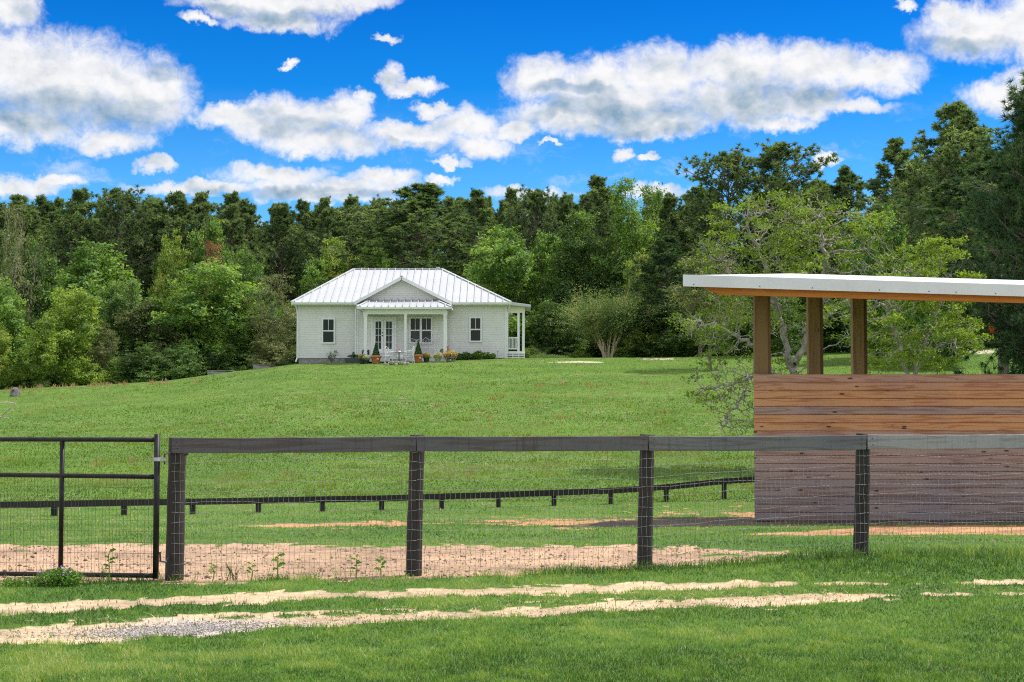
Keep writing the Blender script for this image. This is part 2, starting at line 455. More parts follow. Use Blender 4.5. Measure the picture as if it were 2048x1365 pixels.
M_bark = simple('bark', (0.16, 0.125, 0.10), 0.95, 0.35, 4, stretch=(3, 3, 0.6), bump=0.8)
M_barkg = simple('grey_oak_bark', (0.36, 0.32, 0.28), 0.95, 0.3, 5, stretch=(2, 2, 0.8), bump=0.8)
M_barkm = simple('pale_myrtle_bark', (0.62, 0.50, 0.34), 0.8, 0.22, 5, stretch=(3, 3, 0.5), bump=0.3)
M_dirtbark = simple('bleached_wood', (0.50, 0.46, 0.40), 0.9, 0.2, 6, bump=0.4)

M_pine = leafmat('pine_needles', [(0.0, (0.060, 0.110, 0.048)), (0.5, (0.130, 0.210, 0.088)), (1.0, (0.27, 0.35, 0.16))], 0.38)
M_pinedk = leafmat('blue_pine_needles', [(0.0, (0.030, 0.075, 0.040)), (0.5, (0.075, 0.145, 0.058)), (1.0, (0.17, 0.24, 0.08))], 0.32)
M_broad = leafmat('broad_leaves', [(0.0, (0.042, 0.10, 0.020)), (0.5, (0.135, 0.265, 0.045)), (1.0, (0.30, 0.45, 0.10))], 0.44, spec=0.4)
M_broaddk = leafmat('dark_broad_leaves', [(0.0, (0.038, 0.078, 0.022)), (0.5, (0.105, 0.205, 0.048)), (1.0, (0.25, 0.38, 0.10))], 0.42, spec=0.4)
M_olive = leafmat('olive_leaves', [(0.0, (0.07, 0.095, 0.035)), (0.5, (0.16, 0.20, 0.075)), (1.0, (0.33, 0.33, 0.16))], 0.3)
M_yellow = leafmat('yellow_green_leaves', [(0.0, (0.075, 0.14, 0.025)), (0.5, (0.22, 0.34, 0.06)), (0.9, (0.42, 0.52, 0.12)), (1.0, (0.50, 0.30, 0.13))], 0.42)
M_oak = leafmat('oak_leaves', [(0.0, (0.065, 0.115, 0.020)), (0.5, (0.175, 0.275, 0.040)), (1.0, (0.34, 0.45, 0.08))], 0.42)
M_myrtle = leafmat('myrtle_leaves', [(0.0, (0.06, 0.12, 0.04)), (0.5, (0.15, 0.23, 0.07)), (1.0, (0.32, 0.33, 0.14))], 0.35)
M_rust = leafmat('rusty_leaves', [(0.0, (0.15, 0.07, 0.03)), (0.5, (0.30, 0.14, 0.07)), (1.0, (0.42, 0.25, 0.15))], 0.3)
M_topi = leafmat('box_leaves', [(0.0, (0.03, 0.08, 0.02)), (1.0, (0.09, 0.2, 0.04))], 0.2)
M_yflower = leafmat('yellow_petals', [(0.0, (0.42, 0.25, 0.03)), (1.0, (0.66, 0.48, 0.08))], 0.3)
M_wflower = leafmat('white_petals', [(0.0, (0.5, 0.5, 0.45)), (1.0, (0.8, 0.8, 0.75))], 0.3)
M_pflower = leafmat('violet_petals', [(0.0, (0.25, 0.15, 0.45)), (1.0, (0.45, 0.32, 0.65))], 0.3)
M_rflower = leafmat('red_petals', [(0.0, (0.45, 0.01, 0.015)), (1.0, (0.75, 0.03, 0.04))], 0.3)
M_oflower = leafmat('orange_leaves', [(0.0, (0.6, 0.08, 0.01)), (1.0, (0.8, 0.2, 0.03))], 0.3)
M_weed = leafmat('weed_leaves', [(0.0, (0.07, 0.17, 0.02)), (1.0, (0.17, 0.34, 0.04))], 0.35)
M_dry = leafmat('dry_grass_blades', [(0.0, (0.20, 0.14, 0.06)), (0.5, (0.34, 0.225, 0.12)), (1.0, (0.46, 0.33, 0.20))], 0.3)
M_grass = leafmat('grass_blades', [(0.0, (0.040, 0.095, 0.015)), (0.45, (0.110, 0.215, 0.030)), (0.8, (0.22, 0.35, 0.06)), (0.93, (0.34, 0.40, 0.13)), (1.0, (0.50, 0.42, 0.24))], 0.35, 0.5, 0.0, 0.35)
M_grassf = leafmat('field_grass_blades', [(0.0, (0.075, 0.130, 0.018)), (0.45, (0.148, 0.222, 0.030)), (0.8, (0.235, 0.305, 0.052)), (0.93, (0.27, 0.26, 0.13)), (1.0, (0.32, 0.27, 0.17))], 0.3, 0.6, 0.0, 0.2)

def ground_mat():
    m, t, b, o = mat_base('ground')
    geo = t.node('ShaderNodeNewGeometry').outputs['Position']
    d = t.node('ShaderNodeAttribute'); d.attribute_name = 'dirt'
    sc_ = t.node('ShaderNodeAttribute'); sc_.attribute_name = 'soil'
    nb = t.noise(geo, 0.35, 5, 0.6); nm = t.noise(geo, 2.2, 6, 0.65); nf = t.noise(geo, 26, 4, 0.7)
    y = t.sepxyz(geo)[1]
    gn = t.mix(t.maprange(nb, 0.35, 0.65, 0, 1), (0.060, 0.135, 0.020, 1), (0.10, 0.185, 0.028, 1))
    gf = t.mix(t.maprange(nb, 0.35, 0.65, 0, 1), (0.075, 0.155, 0.018, 1), (0.12, 0.21, 0.030, 1))
    g = t.mix(t.maprange(y, 18, 34, 0, 1), gn, gf)
    dry = t.m('MULTIPLY', t.maprange(nm, 0.52, 0.72, 0, 1), t.maprange(y, 20, 40, 0.3, 0.9))
    dry = t.m('MULTIPLY', dry, t.maprange(t.noise(geo, 0.12, 3), 0.40, 0.58, 0.1, 1.0))
    g = t.mix(dry, g, (0.30, 0.24, 0.15, 1))
    g = t.mix(t.maprange(nf, 0.35, 0.7, 0.0, 0.55), g, t.mix(1.0, g, (0.55, 0.62, 0.55, 1), 'MULTIPLY'))
    vn_ = t.node('ShaderNodeTexVoronoi'); t.l.new(geo, vn_.inputs['Vector']); vn_.inputs['Scale'].default_value = 26
    peb = t.ramp(vn_.outputs['Color'], [(0.2, (0.72, 0.7, 0.68)), (0.8, (1.2, 1.18, 1.15))])
    s = t.mix(1.0, sc_.outputs['Color'], t.mix(t.maprange(nf, 0.3, 0.7, 0, 1), (0.78, 0.76, 0.74, 1), (1.12, 1.1, 1.08, 1)), 'MULTIPLY')
    s = t.mix(0.35, s, t.mix(1.0, s, peb, 'MULTIPLY'))
    spk = t.maprange(t.noise(t.v('MULTIPLY', geo, (1, 0.45, 1)), 22, 3, 0.6), 0.63, 0.70, 0, 0.35)
    s = t.mix(spk, s, (0.12, 0.07, 0.04, 1))
    f = t.m('ADD', d.outputs['Fac'], t.m('MULTIPLY', t.m('SUBTRACT', nf, 0.5), 0.5))
    f = t.maprange(f, 0.35, 0.62, 0, 1)
    t.put(b.inputs['Base Color'], t.mix(f, g, s)); b.inputs['Roughness'].default_value = 0.95
    b.inputs['Specular IOR Level'].default_value = 0.15
    bn = t.node('ShaderNodeBump'); bn.inputs['Strength'].default_value = 0.5; bn.inputs['Distance'].default_value = 0.02
    t.l.new(t.m('ADD', t.noise(geo, 7, 6, 0.7), nf), bn.inputs['Height']); t.l.new(bn.outputs[0], b.inputs['Normal'])
    return m
M_ground = ground_mat()

def wood(name, base_stops, grain=(0.8, 12, 12), axis='x', knots=True, streak=0.65, cross=False):
    """boards running along an axis; 'tint' picks each board's own colour"""
    m, t, b, o = mat_base(name)
    geo = t.node('ShaderNodeNewGeometry').outputs['Position']
    at = t.node('ShaderNodeAttribute'); at.attribute_name = 'tint'
    tint = at.outputs['Fac']
    off = t.comb(t.m('MULTIPLY', tint, 371.0), t.m('MULTIPLY', tint, 113.0), t.m('MULTIPLY', tint, 537.0))
    st = {'x': (0.5, 1, 8.5), 'z': (6, 6, 0.5), 'y': (6, 0.42, 6)}[axis]
    v = t.v('ADD', t.v('MULTIPLY', geo, st), off)
    big = t.noise(v, 1.0, 3, 0.5, 0.4)
    rings = t.node('ShaderNodeMath', operation='SINE'); t.put(rings.inputs[0], t.m('MULTIPLY', big, 34.0))
    r = t.maprange(rings.outputs[0], 0.1, 1.0, 0, 1)
    c0 = t.ramp(tint, base_stops)
    c = t.mix(t.m('MULTIPLY', r, streak), c0, t.mix(1.0, c0, (0.62, 0.42, 0.30, 1), 'MULTIPLY'))
    fg = t.noise(t.v('MULTIPLY', v, (1, 4, 4)), 5, 5, 0.7)
    c = t.mix(t.maprange(fg, 0.35, 0.7, 0, 0.3), c, t.mix(1.0, c, (0.6, 0.6, 0.62, 1), 'MULTIPLY'))
    blot = t.maprange(t.noise(geo, 1.1, 3), 0.5, 0.68, 0, 0.55)
    c = t.mix(blot, c, t.mix(1.0, c, (0.78, 0.80, 0.98, 1), 'MULTIPLY'))
    if knots:
        vo = t.node('ShaderNodeTexVoronoi'); vo.inputs['Scale'].default_value = 1.0; vo.inputs['Randomness'].default_value = 1.0
        kv = {'x': (2.2, 0, 6.5), 'z': (7.0, 7.0, 2.2), 'y': (7, 1.9, 7)}[axis]
        t.l.new(t.v('ADD', t.v('MULTIPLY', geo, kv), off), vo.inputs['Vector'])
        k = t.maprange(vo.outputs['Distance'], 0.06, 0.14, 0.92, 0, True)
        c = t.mix(k, c, (0.045, 0.015, 0.008, 1))
    if cross:
        cr = t.noise(t.v('MULTIPLY', geo, (30, 1, 1.5)), 1.0, 2, 0.5)
        c = t.mix(t.maprange(cr, 0.55, 0.7, 0, 0.45), c, t.mix(1.0, c, (0.45, 0.45, 0.45, 1), 'MULTIPLY'))
    t.put(b.inputs['Base Color'], c); b.inputs['Roughness'].default_value = 0.75
    b.inputs['Specular IOR Level'].default_value = 0.3
    bn = t.node('ShaderNodeBump'); bn.inputs['Strength'].default_value = 0.5; bn.inputs['Distance'].default_value = 0.006
    t.l.new(fg, bn.inputs['Height']); t.l.new(bn.outputs[0], b.inputs['Normal'])
    return m
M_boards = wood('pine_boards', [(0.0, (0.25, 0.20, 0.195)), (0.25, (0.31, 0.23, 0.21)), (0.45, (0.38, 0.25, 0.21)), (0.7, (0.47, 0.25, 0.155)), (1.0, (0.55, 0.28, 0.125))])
M_boards_grey = M_boards
M_post = wood('timber_post', [(0.0, (0.14, 0.085, 0.035)), (1.0, (0.33, 0.225, 0.10))], axis='z', streak=0.45)
M_beam = wood('orange_timber', [(0.0, (0.46, 0.17, 0.035)), (1.0, (0.54, 0.215, 0.05))], axis='x', knots=False, streak=0.35)
M_frail = wood('black_painted_board', [(0.0, (0.10, 0.094, 0.097)), (0.35, (0.12, 0.112, 0.115)), (0.7, (0.18, 0.18, 0.18)), (1.0, (0.35, 0.33, 0.325))], axis='x', knots=False, streak=0.5, cross=True)
M_fpost = wood('black_painted_post', [(0.0, (0.018, 0.016, 0.016)), (1.0, (0.040, 0.035, 0.032))], axis='z', knots=False, streak=0.5)

# ------------------------------------------------------------------ ground mesh
def build_ground():
    ys = np.concatenate([np.arange(-40, 6, 2.0), np.arange(6, 21, 0.05), np.arange(21, 35, 0.1), np.arange(35, 100, 0.35), np.arange(100, 200, 4), np.array([200, 260, 350, 500, 800, 1300])])
    xs = np.concatenate([-np.array([900, 500, 300, 200, 140, 100, 80, 65]), np.arange(-55, -26, 1.0), np.arange(-26, -8, 0.2), np.arange(-8, 8, 0.05), np.arange(8, 26, 0.2), np.arange(26, 56, 1.0), np.array([65, 80, 100, 140, 200, 300, 500, 900])])
    X, Y = np.meshgrid(xs, ys)
    Z = gz(X, Y)
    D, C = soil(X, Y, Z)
    Z = Z - D * 0.02 + 0.012 * (fbm(X * 8, Y * 8, 77, 2) - 0.5) * D
    V = np.stack([X.ravel(), Y.ravel(), Z.ravel()], 1)
    ny, nx = X.shape
    i = (np.arange(ny - 1)[:, None] * nx + np.arange(nx - 1)[None, :]).ravel()
    F = np.stack([i, i + 1, i + 1 + nx, i + nx], 1)
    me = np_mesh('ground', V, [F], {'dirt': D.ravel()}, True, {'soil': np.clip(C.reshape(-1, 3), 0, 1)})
    o = mobj('ground', me, M_ground); o['kind'] = 'structure'
build_ground()

# ------------------------------------------------------------------ grass blades
def blades(name, X, Y, h, w, tint, mat, label, seed=1, lean=0.5, seg=2):
    rng = np.random.default_rng(seed); n = len(X)
    Z = gz(X, Y) - 0.01
    a = rng.uniform(0, 2 * math.pi, n); la = rng.uniform(0, 2 * math.pi, n); ln = h * lean * rng.uniform(0.2, 1.3, n)
    dx = np.cos(a) * w / 2; dy = np.sin(a) * w / 2
    lx = np.cos(la) * ln; ly = np.sin(la) * ln
    B = np.stack([X, Y, Z], 1); W = np.stack([dx, dy, 0 * dx], 1)
    mid = B + np.stack([lx * 0.3, ly * 0.3, h * 0.6], 1); tip = B + np.stack([lx, ly, h * rng.uniform(0.8, 1, n)], 1)
    V = np.stack([B - W, B + W, mid + W * 0.75, mid - W * 0.75, tip], 1).reshape(-1, 3)
    i = np.arange(n) * 5
    Q = np.stack([i, i + 1, i + 2, i + 3], 1); T = np.stack([i + 3, i + 2, i + 4], 1)
    me = np_mesh(name, V, [Q, T], {'tint': np.repeat(tint, 5)})
    o = mobj(name, me, mat); o['kind'] = 'stuff'; o['label'] = label; o['category'] = 'grass'
    return o
def inv_ground(px, py):
    """ground Y for pixel row, iterating on the terrain"""
    Y = np.full_like(px, 20.0)
    lo = np.full_like(px, 5.0); hi = np.full_like(px, 84.0)
    for _ in range(22):
        Y = (lo + hi) / 2; X = (px - CX) / FPX * Y
        _, q = proj(X, Y, gz(X, Y))
        lo = np.where(q > py, Y, lo); hi = np.where(q > py, hi, Y)
    return (px - CX) / FPX * Y, Y
def fence_Y(X): return 15.0 + 0.146 * (X + 3.37)
rng = np.random.default_rng(5)
n = 470000
px = rng.uniform(-420, 2470, n); py = 1000 + 470 * rng.uniform(0, 1, n) ** 0.9
X, Y = inv_ground(px, py)
D, _ = soil(X, Y, gz(X, Y))
keep = rng.uniform(0, 1, n) > np.clip(D * 1.4, 0, 0.955)
X, Y, px, py = X[keep], Y[keep], px[keep], py[keep]
cl_ = fbm(X * 0.8, Y * 0.8, 40, 3); f2 = fbm(X * 5, Y * 5, 41, 3); pch = fbm(X * 0.35, Y * 0.5, 42, 3)
h = (0.020 + 0.025 * rng.uniform(0, 1, len(X)) + 0.016 * (f2 > 0.55))
fd = np.exp(-((Y - fence_Y(X) + 0.15) / 0.28) ** 2) * (0.35 + 1.1 * fbm(X * 2.2, Y * 2, 44, 2))
fd2 = sst(2.0, 3.6, X) * np.exp(-((Y - fence_Y(X) + 0.35) / 0.7) ** 2) * 0.9
h = h * (1 + 1.5 * fd + 1.1 * fd2)
tint = np.clip(0.38 + 1.5 * (cl_ - 0.5) + 1.5 * (f2 - 0.5) + 0.3 * (pch - 0.5) + 0.20 * rng.normal(0, 1, len(X)) - 0.12 * np.clip(fd + fd2, 0, 1), 0, 0.9)
tint = np.where(rng.uniform(0, 1, len(X)) < 0.035 + 0.10 * (pch > 0.60), rng.uniform(0.9, 1.0, len(X)), tint)
tint = tint + 0.12 * sst(17, 26, Y)
w = np.maximum(0.0042, Y / 1500 * 0.62) * rng.uniform(0.7, 1.3, len(X))
blades('lawn_grass', X, Y, h, w, np.clip(tint, 0, 1), M_grass, 'green mown grass of the lawn along the sandy track and fence', 2, 0.75)
# field beyond
n = 330000
px = rng.uniform(-350, 2400, n); py = rng.uniform(712, 1005, n)
X, Y = inv_ground(px, py)
ok = (Y < 83.5) & (Y > 26)
D, _ = soil(X, Y, gz(X, Y)); ok &= D < 0.5
X, Y = X[ok], Y[ok]
f2 = fbm(X * 1.2, Y * 1.2, 51, 4); pch = fbm(X * 0.13, Y * 0.22, 52, 4); mm = fbm(X * 0.5, Y * 0.9, 53, 4)
tint = np.clip(0.45 + 1.3 * (f2 - 0.5) + 0.9 * (mm - 0.5) + 1.2 * (pch - 0.5) + 0.17 * rng.normal(0, 1, len(X)), 0, 0.88)
drym = sst(0.46, 0.60, pch) * sst(0.40, 0.58, mm) * (1 - sst(58, 72, Y))
tint = np.where(rng.uniform(0, 1, len(X)) < 0.02 + 0.6 * drym, rng.uniform(0.9, 1.0, len(X)), tint)
h = (0.022 + 0.03 * rng.uniform(0, 1, len(X))) * (1 + 0.9 * (f2 > 0.6)); w = Y / 1500 * 0.8 * rng.uniform(0.6, 1.3, len(X))
blades('field_grass', X, Y, h, w, tint, M_grassf, 'grass of the open hillside field below the white cottage', 3, 0.6)
# rusty seed-head tufts scattered in the field
cx = []; cy = []
spots = [(925,772),(941,768),(1065,797),(1081,775),(1127,770),(1178,770),(672,818),(690,815),(988,800),(1006,797),(1119,838),(1180,776),(1197,775),(1225,772),(1310,830),(1324,828),(1275,842),
         (1290,770),(980,842),(850,835),(875,815),(245,795),(120,800),(60,790),(130,772),(40,773),(78,774),(110,772),(145,771),(200,769),(215,768),(250,768),(305,766),(330,764),(270,925),(190,935),(560,880),(584,955),(942,958),(540,968),(1060,872),(620,790),(440,850),(290,880)]
for i, (a, b_) in enumerate(spots):
    x_, y_ = inv_ground(np.array([float(a)]), np.array([float(b_)]))
    k = rng.integers(8, 22); sprd = rng.uniform(0.06, 0.2)
    cx.append(x_[0] + rng.normal(0, sprd, k)); cy.append(y_[0] + rng.normal(0, sprd, k))
k = 420
a_ = rng.choice([-30, 20, 45, 78, 112, 148, 180, 205, 218, 250, 305, 332, 390], k) + rng.normal(0, 9, k); x_, y_ = inv_ground(a_, np.interp(a_, [0, 200, 330, 415, 480], [781, 771, 768, 760, 754]) + rng.uniform(0, 3, k))
cx.append(x_); cy.append(y_)
# sprinkled loose seed heads in two patches
for (u0, v0, ru, rv, k) in [(1150, 815, 160, 30, 90), (250, 930, 110, 14, 60), (230, 900, 140, 25, 40), (700, 850, 330, 50, 50)]:
    x_, y_ = inv_ground(rng.normal(u0, ru * 0.5, k), rng.normal(v0, rv * 0.5, k)); cx.append(x_); cy.append(y_)
cx = np.concatenate(cx); cy = np.concatenate(cy)
blades('dry_grass_tufts', cx, cy, rng.uniform(0.12, 0.34, len(cx)) * np.where(cy > 78, 0.9, 0.8), cy / 1500 * 0.55, rng.uniform(0, 1, len(cx)), M_dry,
       'rusty dry grass seed heads scattered over the hillside field', 4, 0.4)
# cut straw lying beside the track
n = 900
px = rng.uniform(150, 2048, n); py = np.interp(px, [0, 600, 1000, 1400, 2048], [1246, 1236, 1212, 1192, 1178]) + rng.normal(0, 4, n)
X, Y = inv_ground(px, py)
blades('loose_straw', X, Y, rng.uniform(0.015, 0.04, n), np.full(n, 0.006), rng.uniform(0.6, 1, n), leafmat('straw', [(0, (0.4, 0.3, 0.15)), (1, (0.66, 0.55, 0.34))], 0.2),
       'loose pale straw lying between the two wheel ruts', 6, 4.0)

# small stones on the ruts and clods on the bare ground
def pebbles(name, X, Y, r, mat, label, seed):
    rg = np.random.default_rng(seed); n = len(X); Z = gz(X, Y) - 0.018 + r * 0.25
    base = np.array([(1, 0, 0), (0, 1, 0), (-1, 0, 0), (0, -1, 0), (0, 0, 1), (0, 0, -1)], float)
    F = np.array([(0, 1, 4), (1, 2, 4), (2, 3, 4), (3, 0, 4), (1, 0, 5), (2, 1, 5), (3, 2, 5), (0, 3, 5)])
    a = rg.uniform(0, 6.28, n); c, s_ = np.cos(a), np.sin(a)
    B = base[None] * (r[:, None, None] * rg.uniform(0.6, 1.2, (n, 6, 1))) * np.array([1.2, 1, 0.75]); V = np.stack([B[..., 0] * c[:, None] - B[..., 1] * s_[:, None], B[..., 0] * s_[:, None] + B[..., 1] * c[:, None], B[..., 2]], -1)
    V = V + np.stack([X, Y, Z], 1)[:, None]
    f = (F[None] + (np.arange(n) * 6)[:, None, None]).reshape(-1, 3)
    o = mobj(name, np_mesh(name, V.reshape(-1, 3), [f], {'tint': np.repeat(rg.uniform(0, 1, n), 6)}), mat); o['kind'] = 'stuff'; o['label'] = label; o['category'] = 'stones'
n = 2800; px = np.concatenate([rng.normal(350, 100, n), rng.uniform(-200, 1700, 700)]); py = np.interp(px, [-600, 0, 250, 500, 700, 1000, 1300, 1600, 1750], [1276, 1266, 1262, 1247, 1237, 1226, 1211, 1195.5, 1191]) + rng.normal(0, 6, len(px))
X, Y = inv_ground(px, py); D, _ = soil(X, Y, gz(X, Y)); k = D > 0.5
pebbles('gravel', X[k], Y[k], rng.uniform(0.004, 0.011, k.sum()), leafmat('gravel_stone', [(0, (0.22, 0.19, 0.175)), (0.6, (0.38, 0.34, 0.315)), (1, (0.60, 0.55, 0.50))], 0.0), 'grey gravel lying in the nearer wheel rut', 71)
n = 2400; px = rng.uniform(-400, 1800, n); py = rng.uniform(1086, 1165, n)
X, Y = inv_ground(px, py); D, _ = soil(X, Y, gz(X, Y)); k = (D > 0.5) & (Y > 14.5)
pebbles('dirt_clods', X[k], Y[k], rng.uniform(0.005, 0.016, k.sum()) * rng.choice([1, 1, 1, 1.8], k.sum()), leafmat('clod', [(0, (0.15, 0.09, 0.06)), (0.5, (0.34, 0.22, 0.155)), (1, (0.48, 0.34, 0.25))], 0.0), 'crumbs and clods of dry soil on the bare ground behind the fence', 72)

# ------------------------------------------------------------------ leaf clusters and trees
def leaf_arrays(C, size, rng, tint, up=0.5, out=None, aspect=0.55):
    n = len(C)
    N = rng.normal(0, 1, (n, 3)); N[:, 2] += up * 1.5
    if out is not None: N += out * 0.9
    N /= np.linalg.norm(N, axis=1)[:, None]
    A = rng.normal(0, 1, (n, 3)); T = np.cross(N, A); T /= np.linalg.norm(T, axis=1)[:, None]; B = np.cross(N, T)
    s = size * rng.uniform(0.6, 1.3, n)[:, None]
    T = T * s; B = B * s * aspect
    V = np.stack([C - T * 0.5, C + B * 0.5 - T * 0.05, C + T * 0.5 - N * s * 0.12, C - B * 0.5 - T * 0.05], 1).reshape(-1, 3)
    i = np.arange(n) * 4
    return V, np.stack([i, i + 1, i + 2, i + 3], 1), np.repeat(tint, 4)
def colonize(attr, start, step, di, dk, iters, rng, jitter=0.15, grav=0.0, par0=None):
    pos = [np.array(p, float) for p in start]; par = par0 or ([-1] + list(range(len(start) - 1)))
    A = attr.copy()
    pa = np.array(pos); d = np.linalg.norm(A[:, None] - pa[None], axis=2); near = d.argmin(1); nd = d.min(1)
    for it in range(iters):
        act = nd < di
        if not act.any():
            act = nd <= nd.min() + step
        idx = near[act]
        P_ = np.array(pos)
        v = A[act] - P_[idx]; v /= np.linalg.norm(v, axis=1)[:, None] + 1e-9
        u, inv = np.unique(idx, return_inverse=True)
        acc = np.zeros((len(u), 3)); np.add.at(acc, inv, v)
        acc /= np.linalg.norm(acc, axis=1)[:, None] + 1e-9
        acc += rng.normal(0, jitter, acc.shape); acc[:, 2] -= grav
        acc /= np.linalg.norm(acc, axis=1)[:, None] + 1e-9
        new = P_[u] + acc * step
        base = len(pos)
        for j in range(len(u)): pos.append(new[j]); par.append(int(u[j]))
        dn = np.linalg.norm(A[:, None] - new[None], axis=2)
        m = dn.min(1); am = dn.argmin(1) + base
        better = m < nd; near = np.where(better, am, near); nd = np.where(better, m, nd)
        kp = nd > dk; A, near, nd = A[kp], near[kp], nd[kp]
        if len(A) < 3 or len(pos) > 22000: break
    return np.array(pos), np.array(par)
def radii(pos, par, r0, p=2.3):
    r = np.full(len(pos), r0 ** p)
    ch = np.zeros(len(pos))
    acc = np.zeros(len(pos))
    for i in range(len(pos) - 1, 0, -1):
        v = max(acc[i], r0 ** p); r[i] = v; acc[par[i]] += v
    r[0] = max(acc[0], r0 ** p)
    return r ** (1 / p)
def tubes(pos, par, rad, n=4, rmin=0.0, flare=1.0):
    i = np.arange(1, len(pos)); i = i[rad[i] >= rmin]
    a = pos[par[i]]; b = pos[i]
    ra = np.minimum(rad[par[i]], rad[i] * 1.35); rb = rad[i]
    d = b - a; L = np.linalg.norm(d, axis=1)[:, None] + 1e-9; d = d / L
    b = b + d * rb[:, None] * 0.5
    ref = np.where(np.abs(d[:, 2:3]) < 0.9, np.array([[0, 0, 1.0]]), np.array([[1.0, 0, 0]]))
    x = np.cross(d, ref); x /= np.linalg.norm(x, axis=1)[:, None]; y = np.cross(d, x)
    V = []
    for (c, r) in ((a, ra), (b, rb)):
        for k in range(n):
            t = 2 * math.pi * k / n
            V.append(c + (x * math.cos(t) + y * math.sin(t)) * r[:, None])
    V = np.stack(V, 1).reshape(-1, 3); o = np.arange(len(i)) * 2 * n
    F = np.concatenate([np.stack([o + k, o + (k + 1) % n, o + n + (k + 1) % n, o + n + k], 1) for k in range(n)])
    return V, F
def join(parts):
    V = []; F = []; T = []; o = 0
    for v, f, t in parts:
        V.append(v); F.append(f + o); T.append(t); o += len(v)
    return np.concatenate(V), np.concatenate(F), np.concatenate(T)
def ell_pts(rng, n, ells, shell=0.45):
    """random points in a union of ellipsoids (cx,cy,cz,rx,ry,rz,weight)"""
    w = np.array([e[6] for e in ells], float); w /= w.sum()
    k = rng.choice(len(ells), n, p=w); E = np.array([e[:6] for e in ells])[k]
    d = rng.normal(0, 1, (n, 3)); d /= np.linalg.norm(d, axis=1)[:, None]
    r = (shell + (1 - shell) * rng.uniform(0, 1, n) ** 0.7)
    return E[:, :3] + d * r[:, None] * E[:, 3:6]
def broad_variant(seed, H=10.0, W=4.2, base=0.12, nattr=620, leaves=26000, lsize=0.22, lobes=9, low=0.15, r0=0.012, spread=0.25, jitter=0.22, clump=1.5):
    rng = np.random.default_rng(seed)
    ells = []
    for i in range(lobes):
        f = i / max(1, lobes - 1); zz = H * (low + (0.88 - low) * f)
        prof = W * math.sin(math.pi * min(0.97, (0.22 + 0.70 * f))) ** 0.7
        a = rng.uniform(0, 6.28) ; rr = prof * rng.uniform(0.25, 0.62) * (1 - 0.5 * f)
        s = rng.uniform(0.45, 0.66) * prof + 0.5
        ells.append((rr * math.cos(a), rr * math.sin(a), zz, s, s, s * 0.62, s ** 2))
    A = ell_pts(rng, nattr, ells, 0.5)
    A = A[A[:, 2] > H * 0.05]
    A[:, 2] = np.minimum(A[:, 2], H)
    st = [(0.08 * math.sin(k), 0.08 * math.cos(k * 1.3), H * base * k / 4) for k in range(5)]
    pos, par = colonize(A, st, 0.38, 2.6, 0.55, 90, rng, jitter)
    rad = radii(pos, par, r0)
    tv, tf = tubes(pos, par, rad, 5)
    tips = np.where(rad < r0 * 2.6)[0]; per = 16; leaves = leaves // per * per
    kc = rng.choice(tips, leaves // per); k = np.repeat(kc, per)
    cn = rng.uniform(0, 1, len(pos))
    cc = pos[kc] + rng.normal(0, spread, (len(kc), 3)) * np.array([1, 1, 0.7])
    C = np.repeat(cc, per, 0) + rng.normal(0, 1, (leaves, 3)) * np.array([0.20, 0.20, 0.09]) * (H / 10) ** 0.5
    ctr = np.array([0, 0, H * 0.5]); out = C - ctr; out /= np.linalg.norm(out, axis=1)[:, None]
    grp = fbm(C[:, 0] * clump + C[:, 2] * 0.7, C[:, 1] * clump + C[:, 2] * 0.9, seed, 3)
    tint = np.clip(0.42 + 1.4 * (grp - 0.5) + 0.45 * (cn[k] - 0.5) + rng.normal(0, 0.17, leaves), 0, 1)
    lv, lf, lt = leaf_arrays(C, lsize, rng, tint, 0.6, out)
    return dict(H=float(np.percentile(C[:, 2], 99.7)), W=float(np.percentile(np.abs(C[:, 0]), 98)), trunk=np_mesh('trunk', tv, [tf], smooth=True), crown=np_mesh('crown', lv, [lf], {'tint': lt}))
